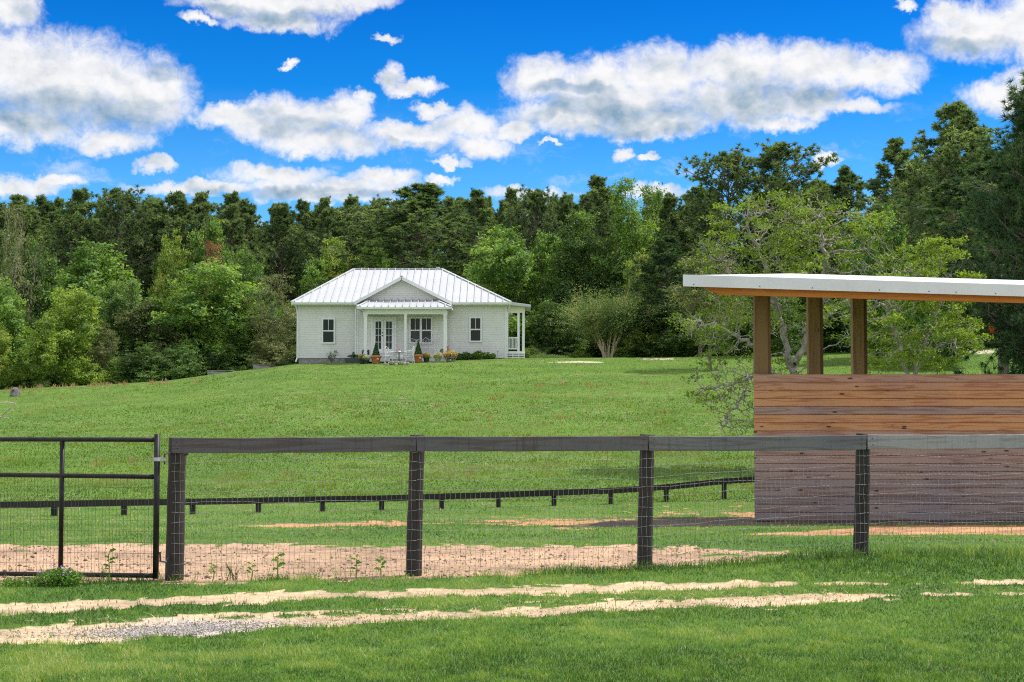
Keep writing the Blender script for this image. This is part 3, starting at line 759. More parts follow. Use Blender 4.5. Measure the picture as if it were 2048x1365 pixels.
def pine_variant(seed, H=18.0, crown=0.5, W=3.4, nb=64, needles=23, tl=0.40, top_round=0.6, nw=0.026, tuft_scale=1.0):
    rng = np.random.default_rng(seed)
    ph = rng.uniform(0, 6, 4)
    def tp(z): return np.array([0.35 * math.sin(z * 0.23 + ph[0]) * z / H, 0.35 * math.sin(z * 0.19 + ph[1]) * z / H, z])
    pos = []; par = []; rad = []
    nz = 22
    for i in range(nz + 1):
        z = H * 0.97 * i / nz; pos.append(tp(z)); par.append(i - 1); rad.append(0.22 * (1 - 0.86 * (i / nz)) * H / 18 + 0.015)
    tips = []; tw = []
    for b in range(nb):
        f = (b + rng.uniform(0, 0.8)) / nb
        z = H * (1 - crown) + H * crown * 0.97 * f
        L = W * (0.42 + 0.58 * math.sin(math.pi * min(1, f * 0.72 + 0.22))) * rng.uniform(0.55, 1.12)
        L *= (1 - max(0, f - top_round) / (1.05 - top_round) * 0.86)
        a = rng.uniform(0, 6.28); el_ = rng.uniform(-0.05, 0.45) + 0.45 * f
        ti = min(nz, int(round(z / (H * 0.97) * nz))); p = tp(z); prev = ti
        d = np.array([math.cos(a) * math.cos(el_), math.sin(a) * math.cos(el_), math.sin(el_)])
        ns = 6; seg = L / ns
        for s in range(ns):
            d = d + rng.normal(0, 0.14, 3) + np.array([0, 0, 0.07]); d /= np.linalg.norm(d)
            p = p + d * seg; pos.append(p); par.append(prev); rad.append(0.045 * (1 - s / ns) * (1 - 0.5 * f) + 0.010); prev = len(pos) - 1
            if s >= 2:
                for q in range(2 if s < ns - 1 else 3):
                    dd = d * 0.6 + rng.normal(0, 0.55, 3); dd[2] += 0.25; dd /= np.linalg.norm(dd)
                    l2 = L * rng.uniform(0.10, 0.26); p2 = p + dd * l2
                    pos.append(p2); par.append(prev); rad.append(0.010); tips.append(p2); tw.append(dd)
                    if rng.uniform() < 0.6:
                        p3 = p + dd * l2 * 0.5 + rng.normal(0, 0.18, 3); tips.append(p3); tw.append(dd)
    for k in range(9): tips.append(tp(H * (0.9 + 0.1 * k / 9)) + rng.normal(0, 0.15, 3)); tw.append(np.array([0, 0, 1.0]))
    pos = np.array(pos); par = np.array(par); rad = np.array(rad)
    tv, tf = tubes(pos, par, rad, 5)
    tips = np.array(tips); tw = np.array(tw); n = len(tips)
    C = np.repeat(tips, needles, 0); D = np.repeat(tw, needles, 0) * 0.8 + rng.normal(0, 0.75, (n * needles, 3)); D[:, 2] += 0.15
    D /= np.linalg.norm(D, axis=1)[:, None]
    L = tl * tuft_scale * rng.uniform(0.6, 1.15, len(C))[:, None]
    X = np.cross(D, rng.normal(0, 1, D.shape)); X /= np.linalg.norm(X, axis=1)[:, None]
    C = C - D * L * 0.15
    V = np.stack([C - X * nw * 0.6, C + X * nw * 0.6, C + D * L * 0.6 + X * nw, C + D * L - np.array([0, 0, 0.04]), C + D * L * 0.6 - X * nw], 1).reshape(-1, 3)
    i = np.arange(len(C)) * 5
    F = np.stack([i, i + 1, i + 2, i + 3, i + 4], 1)
    g = rng.uniform(0, 1, n)
    tint = np.clip(0.42 + 0.5 * (np.repeat(g, needles) - 0.5) + rng.normal(0, 0.14, len(C)) + 0.8 * (np.repeat(fbm(tips[:, 0] + tips[:, 2], tips[:, 1] + tips[:, 2] * 0.8, seed, 2), needles) - 0.5), 0, 1)
    return dict(H=float(np.percentile(V[:, 2], 99.9)), W=float(np.percentile(np.abs(V[:, 0]), 98)), trunk=np_mesh('trunk', tv, [tf], smooth=True), crown=np_mesh('crown', V, [F], {'tint': np.repeat(tint, 5)}))

VAR = {}
VAR['pine'] = [pine_variant(101, 18, 0.74, 3.3, 100), pine_variant(102, 18, 0.66, 3.2, 90), pine_variant(103, 18, 0.78, 3.8, 110), pine_variant(104, 18, 0.62, 2.9, 80), pine_variant(105, 18, 0.60, 4.0, 84, top_round=0.75)]
VAR['broad'] = [broad_variant(201), broad_variant(202, W=4.8), broad_variant(203, W=3.6, lobes=11), broad_variant(204, W=4.4, low=0.10, lobes=10, leaves=30000)]
VAR['sparse'] = [broad_variant(301, W=3.6, nattr=480, leaves=9000, lsize=0.17, r0=0.016, spread=0.3), broad_variant(302, W=3.0, H=11, nattr=430, leaves=9000, lsize=0.19, r0=0.016, lobes=8, low=0.3, base=0.3)]
VAR['tall'] = [broad_variant(401, H=14, W=3.0, base=0.25, low=0.30, lobes=10, leaves=20000, lsize=0.21), broad_variant(402, H=14, W=2.5, base=0.25, low=0.25, lobes=10, leaves=15000, lsize=0.21)]
VAR['bush'] = [broad_variant(501, H=4, W=3.0, base=0.05, low=0.08, lobes=7, nattr=420, leaves=15000, lsize=0.16, r0=0.009, spread=0.27), broad_variant(502, H=4, W=2.4, base=0.05, low=0.08, lobes=8, nattr=420, leaves=15000, lsize=0.16, r0=0.009, spread=0.27)]
matmesh = {}
def with_mat(me, mat):
    k = (me.name, mat.name)
    if k not in matmesh:
        c = me.copy(); c.materials.clear(); c.materials.append(mat); matmesh[k] = c
    return matmesh[k]
def place_tree(kind, var, px, top, Y, wpx, mat, name, label, cat='tree', group=None, rot=None, bark=None, zbase=None, dz=0.0):
    v = VAR[kind][var % len(VAR[kind])]
    x = xat(px, Y, top); g = G(x, Y) if zbase is None else zbase
    H = zat(top, Y) - g; s = H / v['H']
    sw = (wpx / 2 / (FPX / Y)) / v['W'] if wpx else s
    rt = random.uniform(0, 6.28) if rot is None else rot
    o = empty(name, (x, Y, g - 0.1 + dz), label, cat, group)
    for nm, me, mt in (('trunk', v['trunk'], bark or M_bark), ('crown', v['crown'], mat)):
        c = bpy.data.objects.new(nm, with_mat(me, mt)); col.objects.link(c); c.parent = o
        c.scale = (sw, sw, s); c.rotation_euler = (0, 0, rt)
    return o

GP = 'pines of the wood behind the cottage'
pines = [
 # px, top, Y, width px, variant, material, label
 (30, 388, 118, 105, 0, 0, 'dark pine at the far left end of the tree line'),
 (97, 392, 124, 90, 1, 0, 'round topped dark pine, second from the left on the skyline'),
 (160, 376, 116, 88, 3, 0, 'dark pine with a narrow lifted tip against the low cloud at the left'),
 (232, 372, 118, 110, 4, 0, 'pine with an open see-through top right of the narrow lifted tip'),
 (290, 394, 128, 110, 1, 0, 'lower pine in the dip right of the open topped pine'),
 (345, 381, 120, 105, 2, 0, 'dense round pine above the yellow-green tree crown at the left'),
 (402, 384, 122, 90, 0, 0, 'dark round pine above the rusty tinted branches'),
 (468, 384, 117, 84, 3, 0, 'slender pine with a bare looking tip right of the rusty branches'),
 (500, 398, 126, 78, 1, 0, 'small gappy pine beside the slender one, left of the cottage'),
 (560, 404, 121, 88, 2, 0, 'low dark pine on the skyline above the left end of the white roof'),
 (605, 398, 127, 70, 3, 0, 'thin pine with wispy top left of the ridge of the white roof'),
 (648, 394, 119, 74, 0, 0, 'thin dark pine with wispy top above the left hip of the white roof'),
 (700, 392, 123, 80, 1, 0, 'conical pine with a visible lower trunk above the roof ridge'),
 (748, 396, 120, 84, 4, 0, 'rounded pine just left of the big spreading pine'),
 (843, 368, 108, 190, 2, 0, 'big spreading pine with a forked trunk above the right end of the white roof'),
 (905, 395, 124, 80, 1, 0, 'dark pine tucked between the big spreading pine and its right neighbour'),
 (958, 378, 115, 96, 0, 0, 'tall pine with a pale lower trunk right of the big spreading pine'),
 (1018, 374, 126, 66, 3, 0, 'thin pine with two small tips in front of a white cloud'),
 (1075, 374, 120, 84, 4, 0, 'round topped pine left of the tallest middle pine'),
 (1130, 388, 126, 80, 1, 0, 'low pine filling the dip left of the tallest middle pine'),
 (1190, 349, 112, 92, 3, 0, 'tall flat topped pine, highest of the middle skyline'),
 (1395, 372, 104, 110, 2, 0, 'dark dense pine low on the slope of the skyline at the right'),
 (1448, 298, 96, 150, 4, 0, 'open branched pine rising over the bright oak, left one of a pair'),
 (1566, 279, 94, 165, 4, 0, 'open branched pine with a fan shaped top, right one of a pair'),
 (1700, 332, 92, 110, 1, 0, 'pine with ragged left edge right of the fan topped pine'),
 (1785, 275, 86, 130, 0, 0, 'pine with stepped rounded tufts left of the tallest right-hand pine'),
 (1896, 202, 78, 200, 2, 0, 'tall domed pine with a visible trunk in front of a white cloud at the right'),
 (1640, 360, 104, 120, 2, 0, 'dim pine in the gap behind the bright oak crown'),
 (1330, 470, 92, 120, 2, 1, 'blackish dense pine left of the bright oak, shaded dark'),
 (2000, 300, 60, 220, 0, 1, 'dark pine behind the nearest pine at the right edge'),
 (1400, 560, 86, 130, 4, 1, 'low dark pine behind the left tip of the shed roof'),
]
for (px_, tp_, Y_, w_, v_, mm_, lb) in pines:
    place_tree('pine', v_, px_, tp_, Y_, w_ * (1.5 if px_ < 1300 else 1.25), M_pinedk if mm_ else M_pine, 'pine_tree', lb, group=GP)
GB = 'leafy trees of the wood behind the cottage'
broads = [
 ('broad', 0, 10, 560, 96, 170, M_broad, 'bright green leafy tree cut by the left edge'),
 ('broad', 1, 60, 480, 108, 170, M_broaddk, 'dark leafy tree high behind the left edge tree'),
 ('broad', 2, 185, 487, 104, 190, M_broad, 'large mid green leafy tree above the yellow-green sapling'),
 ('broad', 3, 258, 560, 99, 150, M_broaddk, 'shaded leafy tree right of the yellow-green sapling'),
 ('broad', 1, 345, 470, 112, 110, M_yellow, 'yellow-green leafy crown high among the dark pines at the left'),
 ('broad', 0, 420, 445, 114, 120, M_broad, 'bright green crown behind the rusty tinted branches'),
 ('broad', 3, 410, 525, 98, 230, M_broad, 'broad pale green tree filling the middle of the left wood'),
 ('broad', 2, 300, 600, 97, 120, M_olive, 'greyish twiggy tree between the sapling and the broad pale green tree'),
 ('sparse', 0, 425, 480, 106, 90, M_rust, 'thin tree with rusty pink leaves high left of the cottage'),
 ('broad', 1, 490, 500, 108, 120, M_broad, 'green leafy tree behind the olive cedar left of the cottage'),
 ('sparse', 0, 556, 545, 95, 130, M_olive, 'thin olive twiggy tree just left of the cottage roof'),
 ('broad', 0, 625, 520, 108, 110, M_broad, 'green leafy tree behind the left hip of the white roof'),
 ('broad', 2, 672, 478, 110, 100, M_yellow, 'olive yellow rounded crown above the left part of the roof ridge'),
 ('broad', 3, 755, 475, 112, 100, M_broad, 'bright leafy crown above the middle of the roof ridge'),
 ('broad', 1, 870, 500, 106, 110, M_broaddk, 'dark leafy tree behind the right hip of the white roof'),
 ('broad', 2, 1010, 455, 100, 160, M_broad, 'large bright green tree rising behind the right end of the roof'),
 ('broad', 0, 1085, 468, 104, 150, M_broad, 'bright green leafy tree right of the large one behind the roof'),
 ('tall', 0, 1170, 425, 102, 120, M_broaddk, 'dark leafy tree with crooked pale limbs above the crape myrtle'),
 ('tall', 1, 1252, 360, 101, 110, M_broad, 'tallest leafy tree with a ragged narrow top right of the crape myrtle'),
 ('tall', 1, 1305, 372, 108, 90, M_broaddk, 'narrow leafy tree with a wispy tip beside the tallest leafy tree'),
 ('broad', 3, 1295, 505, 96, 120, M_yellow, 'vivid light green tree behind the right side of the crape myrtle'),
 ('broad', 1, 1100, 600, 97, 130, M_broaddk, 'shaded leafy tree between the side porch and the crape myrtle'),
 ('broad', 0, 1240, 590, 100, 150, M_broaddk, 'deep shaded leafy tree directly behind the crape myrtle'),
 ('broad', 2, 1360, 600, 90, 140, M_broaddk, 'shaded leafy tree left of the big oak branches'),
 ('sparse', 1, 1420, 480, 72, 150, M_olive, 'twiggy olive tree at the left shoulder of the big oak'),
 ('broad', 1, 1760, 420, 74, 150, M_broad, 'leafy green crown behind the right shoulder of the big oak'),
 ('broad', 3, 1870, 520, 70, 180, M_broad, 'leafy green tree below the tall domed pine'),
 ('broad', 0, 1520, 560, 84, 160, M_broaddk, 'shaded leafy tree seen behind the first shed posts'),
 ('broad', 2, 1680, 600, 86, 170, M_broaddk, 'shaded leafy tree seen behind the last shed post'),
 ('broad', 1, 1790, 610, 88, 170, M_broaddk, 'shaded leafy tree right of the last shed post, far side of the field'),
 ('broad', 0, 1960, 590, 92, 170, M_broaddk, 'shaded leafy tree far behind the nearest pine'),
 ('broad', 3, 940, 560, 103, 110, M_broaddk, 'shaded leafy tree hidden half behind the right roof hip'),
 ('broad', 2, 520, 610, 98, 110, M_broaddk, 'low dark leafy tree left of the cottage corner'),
]
for (k_, v_, px_, tp_, Y_, w_, mt, lb) in broads:
    place_tree(k_, v_, px_, tp_, Y_, w_, mt, 'broadleaf_tree', lb, group=GB)
place_tree('broad', 3, 132, 574, 90, 160, M_yellow, 'sapling', 'yellow-green young tree with reddish tips at the left edge of the field', group=None)
place_tree('broad', 0, -10, 640, 89, 100, M_yellow, 'sapling', 'small bright tree with rusty leaf tips cut by the left edge above the field')
place_tree('sparse', 1, 208, 640, 92, 60, M_olive, 'dead_tree', 'thin dark trunked half bare tree right of the yellow-green young tree')
place_tree('sparse', 0, 24, 410, 106, 110, M_olive, 'bare_tree', 'nearly bare grey branched tree high at the left edge', bark=M_barkg)
GU = 'shrubs at the foot of the wood'
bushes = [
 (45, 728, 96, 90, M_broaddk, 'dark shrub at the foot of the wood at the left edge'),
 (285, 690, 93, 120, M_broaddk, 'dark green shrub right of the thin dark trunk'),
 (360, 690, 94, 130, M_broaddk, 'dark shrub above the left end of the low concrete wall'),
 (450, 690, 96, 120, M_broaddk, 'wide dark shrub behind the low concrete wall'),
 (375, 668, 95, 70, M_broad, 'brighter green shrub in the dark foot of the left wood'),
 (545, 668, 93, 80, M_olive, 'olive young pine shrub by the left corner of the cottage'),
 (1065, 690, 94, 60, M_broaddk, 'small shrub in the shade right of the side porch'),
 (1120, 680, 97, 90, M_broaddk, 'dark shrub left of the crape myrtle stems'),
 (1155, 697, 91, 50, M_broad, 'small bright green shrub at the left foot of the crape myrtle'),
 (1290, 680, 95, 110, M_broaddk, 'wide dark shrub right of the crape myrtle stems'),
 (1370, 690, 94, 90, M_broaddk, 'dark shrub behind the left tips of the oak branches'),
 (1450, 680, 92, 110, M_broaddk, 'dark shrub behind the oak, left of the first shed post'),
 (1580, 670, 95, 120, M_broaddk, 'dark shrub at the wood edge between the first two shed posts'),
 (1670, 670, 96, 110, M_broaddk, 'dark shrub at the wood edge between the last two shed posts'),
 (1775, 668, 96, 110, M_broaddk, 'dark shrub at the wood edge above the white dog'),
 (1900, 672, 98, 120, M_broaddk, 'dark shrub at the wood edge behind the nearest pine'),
]
for i, (px_, tp_, Y_, w_, mt, lb) in enumerate(bushes):
    place_tree('bush', i, px_, tp_, Y_, w_, mt, 'shrub', lb, 'shrub', GU)

# masses nobody could count: undergrowth and the wood far behind
def leafmass(name, n, fx, fy, fz, size, mat, label, seed):
    rng = np.random.default_rng(seed)
    X = rng.uniform(*fx, n); Y = rng.uniform(*fy, n)
    g = gz(X, Y); top = fz(X, Y, rng)
    Z = g + top * rng.uniform(0, 1, n) ** 0.8
    C = np.stack([X, Y, Z], 1)
    t = np.clip(0.35 + 1.0 * (fbm(X * 0.6 + Z * .4, Z * 0.6 + Y * .3, seed, 3) - 0.5) + rng.normal(0, 0.14, n), 0, 1)
    V, F, T = leaf_arrays(C, size, rng, t, 0.5)
    o = mobj(name, np_mesh(name, V, [F], {'tint': T}), mat); o['kind'] = 'stuff'; o['label'] = label; o['category'] = 'undergrowth'
leafmass('undergrowth', 150000, (-56, 52), (101, 109), lambda X, Y, r: 2.2 + 4.2 * fbm(X * 0.25, Y * 0.25, 61, 3), 0.34, M_broaddk, 'dark tangled undergrowth at the foot of the wood', 61)
leafmass('wood_floor_growth', 150000, (-72, 70), (134, 146), lambda X, Y, r: 7.0 + 7.0 * fbm(X * 0.33, Y * 0.05, 62, 2) + 4 * sst(15, 50, X), 0.42, M_pine, 'dark mass of foliage deep in the wood behind the first pines', 62)
def distant_pines():
    rg = np.random.default_rng(63); pts = []; scl = []; rot = []; idx = []
    for k in range(105):
        px_ = rg.uniform(-120, 2200); Y_ = rg.uniform(124, 150) if px_ < 1330 else rg.uniform(98, 120)
        tp_ = np.interp(px_, [-100, 0, 300, 600, 800, 1000, 1200, 1330, 1430, 1600, 1700, 1800, 1950, 2100], [392, 396, 396, 404, 397, 388, 378, 386, 372, 352, 350, 318, 270, 215]) + rg.uniform(0, 30)
        x = xat(px_, Y_, tp_); g = G(x, Y_) - 0.3; H = zat(tp_, Y_) - g; v = rg.integers(0, 4)
        pts.append((x, Y_, g)); q = H / VAR['pine'][v]['H']; w = q * rg.uniform(0.75, 1.1); scl.append((w, w, q)); rot.append(rg.uniform(0, 6.28)); idx.append(v)
    me = bpy.data.meshes.new('distant_wood'); me.from_pydata(pts, [], [])
    a1 = me.attributes.new('scl', 'FLOAT_VECTOR', 'POINT'); a1.data.foreach_set('vector', np.array(scl).ravel())
    a2 = me.attributes.new('rot', 'FLOAT_VECTOR', 'POINT'); a2.data.foreach_set('vector', np.stack([np.zeros(len(rot)), np.zeros(len(rot)), rot], 1).ravel())
    a3 = me.attributes.new('idx', 'INT', 'POINT'); a3.data.foreach_set('value', idx)
    o = mobj('distant_wood', me); o['kind'] = 'stuff'; o['label'] = 'far pines massed deep in the wood behind the first row'; o['category'] = 'wood'
    ng = bpy.data.node_groups.new('distant_pines', 'GeometryNodeTree')
    ng.interface.new_socket('Geometry', in_out='INPUT', socket_type='NodeSocketGeometry'); ng.interface.new_socket('Geometry', in_out='OUTPUT', socket_type='NodeSocketGeometry')
    gi = ng.nodes.new('NodeGroupInput'); go = ng.nodes.new('NodeGroupOutput'); jn = ng.nodes.new('GeometryNodeJoinGeometry')
    def attr(n, t):
        q = ng.nodes.new('GeometryNodeInputNamedAttribute'); q.data_type = t; q.inputs[0].default_value = n; return q.outputs[0]
    for v in range(4):
        for part, mt in (('crown', M_pine), ('trunk', M_bark)):
            src = next(ob for ob in bpy.data.objects if ob.data is with_mat(VAR['pine'][v][part], mt))
            oi = ng.nodes.new('GeometryNodeObjectInfo'); oi.inputs[0].default_value = src
            cmp_ = ng.nodes.new('FunctionNodeCompare'); cmp_.data_type = 'INT'; cmp_.operation = 'EQUAL'
            ii = [q for q in cmp_.inputs if q.type == 'INT' and q.enabled]
            ng.links.new(attr('idx', 'INT'), ii[0]); ii[1].default_value = v
            ip = ng.nodes.new('GeometryNodeInstanceOnPoints')
            ng.links.new(gi.outputs[0], ip.inputs['Points']); ng.links.new(cmp_.outputs[0], ip.inputs['Selection']); ng.links.new(oi.outputs['Geometry'], ip.inputs['Instance'])
            ng.links.new(attr('rot', 'FLOAT_VECTOR'), ip.inputs['Rotation']); ng.links.new(attr('scl', 'FLOAT_VECTOR'), ip.inputs['Scale'])
            ng.links.new(ip.outputs[0], jn.inputs[0])
    ng.links.new(jn.outputs[0], go.inputs[0])
    md = o.modifiers.new('pines', 'NODES'); md.node_group = ng
distant_pines()

# ------------------------------------------------------------------ big oak, nearest pine, crape myrtle
def oak(base_px, Y, ells_px, nattr, nleaf, label, seed, name='oak_tree', lsize=0.078, mat=M_oak, bark=M_barkg, r0=0.0072, step=0.13, dk=0.22, spread=0.10, jitter=0.42, di=1.5, trunks=None, tiplim=2.0, leaf_ells=None, maxn=9000, nclump=85, limbs=()):
    rng = np.random.default_rng(seed)
    x0 = xat(base_px, Y, 760); g = G(x0, Y)
    ells = []
    sc = FPX / Y
    for (cx_, cy_, rx_, rz_, w_, *rest) in ells_px:
        ry_ = rest[0] if rest else rx_ * 0.75
        dy_ = rest[1] if len(rest) > 1 else 0
        ells.append((xat(cx_, Y, cy_) - x0, dy_, zat(cy_, Y) - g, rx_ / sc, ry_ / sc, rz_ / sc, w_))
    E0 = ell_pts(rng, nclump, ells, 0.45)
    A = ell_pts(rng, nattr, [(c[0], c[1], c[2], q, q, q * 0.6, q * q) for c, q in zip(E0, rng.uniform(0.32, 0.75, nclump))], 0.2); A = A[A[:, 2] > 0.12]
    st = [(0, 0, 0.2 * k) for k in range(4)]; par0 = [-1, 0, 1, 2]
    for (lm, y_end) in limbs:
        q = [np.array([xat(a, Y, b_) - x0, y_end * i / (len(lm) - 1), zat(b_, Y) - g]) for i, (a, b_) in enumerate(lm)]
        prev = int(np.argmin([np.linalg.norm(np.array(p) - q[0]) for p in st])); cur = np.array(st[prev], float)
        for t_ in q:
            while np.linalg.norm(t_ - cur) > step * 1.1:
                d_ = t_ - cur; d_ /= np.linalg.norm(d_); cur = cur + (d_ + rng.normal(0, 0.28, 3)) * step
                st.append(tuple(cur)); par0.append(prev); prev = len(st) - 1
    pos, par = colonize(A, st, step, di, dk, 260, rng, jitter, par0=par0)
    rad = radii(pos, par, r0, 2.25)
    tv, tf = tubes(pos, par, rad, 5)
    root = empty(name, (x0, Y, g - 0.05), label, 'tree')
    mobj('trunk', np_mesh('trunk', tv, [tf], smooth=True), bark, root)
    hasch = np.zeros(len(pos), bool); hasch[par[1:]] = True
    tips = np.where(~hasch)[0]
    # leaves gather in flat tufts at some of the twig ends, the rest stay bare
    tuft = fbm(pos[:, 0] * 1.1 + 9, pos[:, 2] * 1.1 + pos[:, 1], seed, 3)
    wgt = np.clip((tuft[tips] - 0.30) * 4, 0.05, 1)
    hz = pos[tips][:, 2] / max(1e-3, pos[:, 2].max()); wgt = wgt * (0.05 + 1.2 * hz ** 1.4)
    per = 20; k = np.repeat(rng.choice(tips, nleaf // per, p=wgt / wgt.sum()), per)
    C = pos[k] + rng.normal(0, 1, (len(k), 3)) * np.array([spread, spread, spread * 0.45]) + np.array([0, 0, 0.03])
    tint = np.clip(0.48 + 0.9 * (tuft[k] - 0.5) + np.repeat(rng.normal(0, 0.12, nleaf // per), per) + rng.normal(0, 0.14, len(k)), 0, 1)
    V, F, T = leaf_arrays(C, lsize, rng, tint, 0.7)
    mobj('crown', np_mesh('crown', V, [F], {'tint': T}), mat, root)
    return root, pos, par, rad
oak(1592, 37.5, [(1600, 440, 150, 75, 5), (1500, 500, 120, 90, 4), (1690, 470, 140, 90, 5), (1600, 560, 200, 110, 6), (1440, 620, 75, 60, 2.2),
               (1440, 775, 80, 48, 6.5, 60, -0.8), (1420, 690, 65, 50, 3.0, 50, -0.6), (1470, 840, 55, 30, 3.0, 40, -0.9), (1500, 740, 60, 40, 1.6, 40, -0.6), (1800, 560, 110, 70, 3.5), (1560, 660, 160, 60, 2.0)],
    9000, 19000, 'big gnarled oak with bright yellow-green leaves and tangled grey branches behind the shed', 11, nclump=150, limbs=(
    ([(1585, 770), (1545, 740), (1500, 745), (1460, 765), (1415, 772), (1378, 775)], -1.0), ([(1500, 745), (1480, 790), (1455, 820), (1432, 852)], -0.8), ([(1560, 745), (1520, 700), (1470, 665), (1425, 650), (1375, 640)], -0.5),
    ([(1590, 750), (1578, 680), (1555, 600), (1530, 510), (1500, 430)], 0.5), ([(1590, 720), (1625, 630), (1650, 530), (1635, 430)], -0.3), ([(1610, 660), (1700, 600), (1780, 545), (1850, 520)], 0.6), ([(1600, 740), (1650, 690), (1710, 665)], -0.6), ([(1560, 610), (1490, 560), (1430, 500)], 0.8)))
oak(1830, 36, [(1790, 620, 120, 70, 4), (1880, 560, 90, 70, 3), (1850, 690, 120, 45, 3), (1770, 700, 70, 40, 1.5)],
    2600, 14500, 'smaller bright oak with low spreading limbs right of the last shed post', 12, nclump=60, limbs=(([(1825, 760), (1845, 700), (1880, 640), (1900, 570)], 0.5), ([(1820, 760), (1800, 700), (1770, 640), (1760, 600)], -0.4), ([(1840, 730), (1880, 690), (1930, 670)], 0.2)))
# crape myrtle: many slim stems from one foot
def myrtle():
    rng = np.random.default_rng(21); Y = 91.0; x0 = xat(1216, Y, 717); g = G(x0, Y)
    pos = []; par = []; rad = []
    root = empty('crape_myrtle', (x0, Y, g - 0.03), 'crape myrtle with many slim tan stems and a wide airy crown', 'tree')
    mb = MB(); C = []
    ends = []
    for s in range(13):
        a = rng.uniform(0, 6.28); ln = rng.uniform(0.15, 1.15)
        p = Vector((x0 + 0.28 * math.cos(a) * rng.uniform(0.3, 1), Y + 0.28 * math.sin(a), g - 0.05)); pts = [p.copy()]; rr = [rng.uniform(0.045, 0.075)]
        hh = rng.uniform(1.8, 2.6)
        for k in range(1, 8):
            f = k / 7
            pts.append(Vector((p.x + math.cos(a) * ln * f ** 1.3 + rng.normal(0, 0.035), p.y + math.sin(a) * ln * f ** 1.3, g + hh * f))); rr.append(rr[0] * (1 - 0.5 * f))
        mb.tube(pts, rr, 6)
        for b in range(11):
            q = pts[-1] if b > 3 else pts[5]; a2 = a + rng.normal(0, 1.0); l2 = rng.uniform(0.9, 2.3); e2 = rng.uniform(0.25, 1.25)
            d = Vector((math.cos(a2) * math.cos(e2), math.sin(a2) * math.cos(e2), math.sin(e2)))
            tw = [q]
            for k in range(4):
                tw.append(tw[-1] + d * l2 / 4 + Vector(rng.normal(0, 0.07, 3)))
            mb.tube(tw, [0.02, 0.015, 0.011, 0.008, 0.005], 4, cap=False)
            for k in range(1, 5):
                for _ in range(70): C.append(tuple(tw[k] + Vector(rng.normal(0, 0.30, 3))))
    mb.build('stems', M_barkm, root, True)
    C = np.array(C); C -= np.array([x0, Y, g - 0.03])
    t = np.clip(0.45 + 1.1 * (fbm(C[:, 0] * 2 + 7, C[:, 2] * 2, 5, 3) - 0.5) + rng.normal(0, 0.16, len(C)), 0, 1)
    C[:, 2] = np.minimum(C[:, 2], 5.2)
    V, F, T = leaf_arrays(C, 0.10, rng, t, 0.6)
    mobj('crown', np_mesh('crown', V, [F], {'tint': T}), M_myrtle, root)
myrtle()
# nearest pine at the right edge: long needled sweeping boughs
def near_pine():
    rng = np.random.default_rng(31); Y = 39.0; x0 = xat(2105, Y, 600); g = G(x0, Y)
    H = zat(205, Y) - g
    root = empty('pine_tree', (x0, Y, g - 0.05), 'nearest pine with sweeping dark boughs hanging in from the right edge', 'tree', GP)
    mb = MB(); tips = []; tw = []
    tr = [Vector((x0 + 0.15 * math.sin(k * 0.8), Y + 0.1 * math.cos(k), g - 0.1 + H * k / 14)) for k in range(15)]
    mb.tube(tr, [0.24 * (1 - 0.9 * k / 14) + 0.02 for k in range(15)], 8)
    boughs = []
    for b in range(96):
        f = (b + 0.5) / 96; z = g + H * (0.10 + 0.88 * f)
        a = rng.uniform(0, 6.28)
        L = (3.0 - 1.5 * f) * rng.uniform(0.6, 1.1) * (1.0 if f < 0.8 else 0.6)
        el_ = rng.uniform(-0.35, 0.1) + 0.75 * f
        boughs.append((z, a, L, el_))
    for (z, a, L, el_) in boughs:
        p = Vector((x0, Y, z)); d = Vector((math.cos(a) * math.cos(el_), math.sin(a) * math.cos(el_), math.sin(el_)))
        pts = [p.copy()]; n_ = 8
        for s in range(n_):
            d = (d + Vector(rng.normal(0, 0.12, 3)) + Vector((0, 0, 0.05))).normalized(); p = p + d * L / n_; pts.append(p.copy())
            if s >= 1:
                for q in range(3):
                    dd = (d * 0.7 + Vector(rng.normal(0, 0.6, 3)) + Vector((0, 0, 0.12))).normalized()
                    l2 = rng.uniform(0.25, 0.75); e = p + dd * l2
                    mb.tube([p, p + dd * l2 * 0.5 + Vector(rng.normal(0, 0.03, 3)), e], [0.012, 0.009, 0.006], 4, cap=False)
                    tips.append(e); tw.append(dd); tips.append(p + dd * l2 * 0.6); tw.append(dd)
                    tips.append(e + Vector(rng.normal(0, 0.1, 3))); tw.append(dd)
        mb.tube(pts, [0.055 * (1 - k / (n_ + 1)) + 0.008 for k in range(n_ + 1)], 5, cap=False)
    mb.build('trunk', M_bark, root, True)
    tips = np.array([tuple(t) for t in tips]) - np.array([x0, Y, g - 0.05]); tw = np.array([tuple(t) for t in tw])
    nd = 24; n = len(tips)
    C = np.repeat(tips, nd, 0); D = np.repeat(tw, nd, 0) * 0.9 + rng.normal(0, 0.65, (n * nd, 3)); D /= np.linalg.norm(D, axis=1)[:, None]
    L = rng.uniform(0.14, 0.27, n * nd)[:, None]; X = np.cross(D, rng.normal(0, 1, D.shape)); X /= np.linalg.norm(X, axis=1)[:, None]
    w_ = 0.011
    V = np.stack([C - X * w_, C + X * w_, C + D * L - np.array([0, 0, 0.03])], 1).reshape(-1, 3); i = np.arange(n * nd) * 3
    g_ = rng.uniform(0, 1, n)
    tint = np.clip(0.4 + 0.6 * (np.repeat(g_, nd) - 0.5) + rng.normal(0, 0.15, n * nd), 0, 1)
    mobj('crown', np_mesh('crown', V, [np.stack([i, i + 1, i + 2], 1)], {'tint': np.repeat(tint, 3)}), M_pinedk, root)
near_pine()
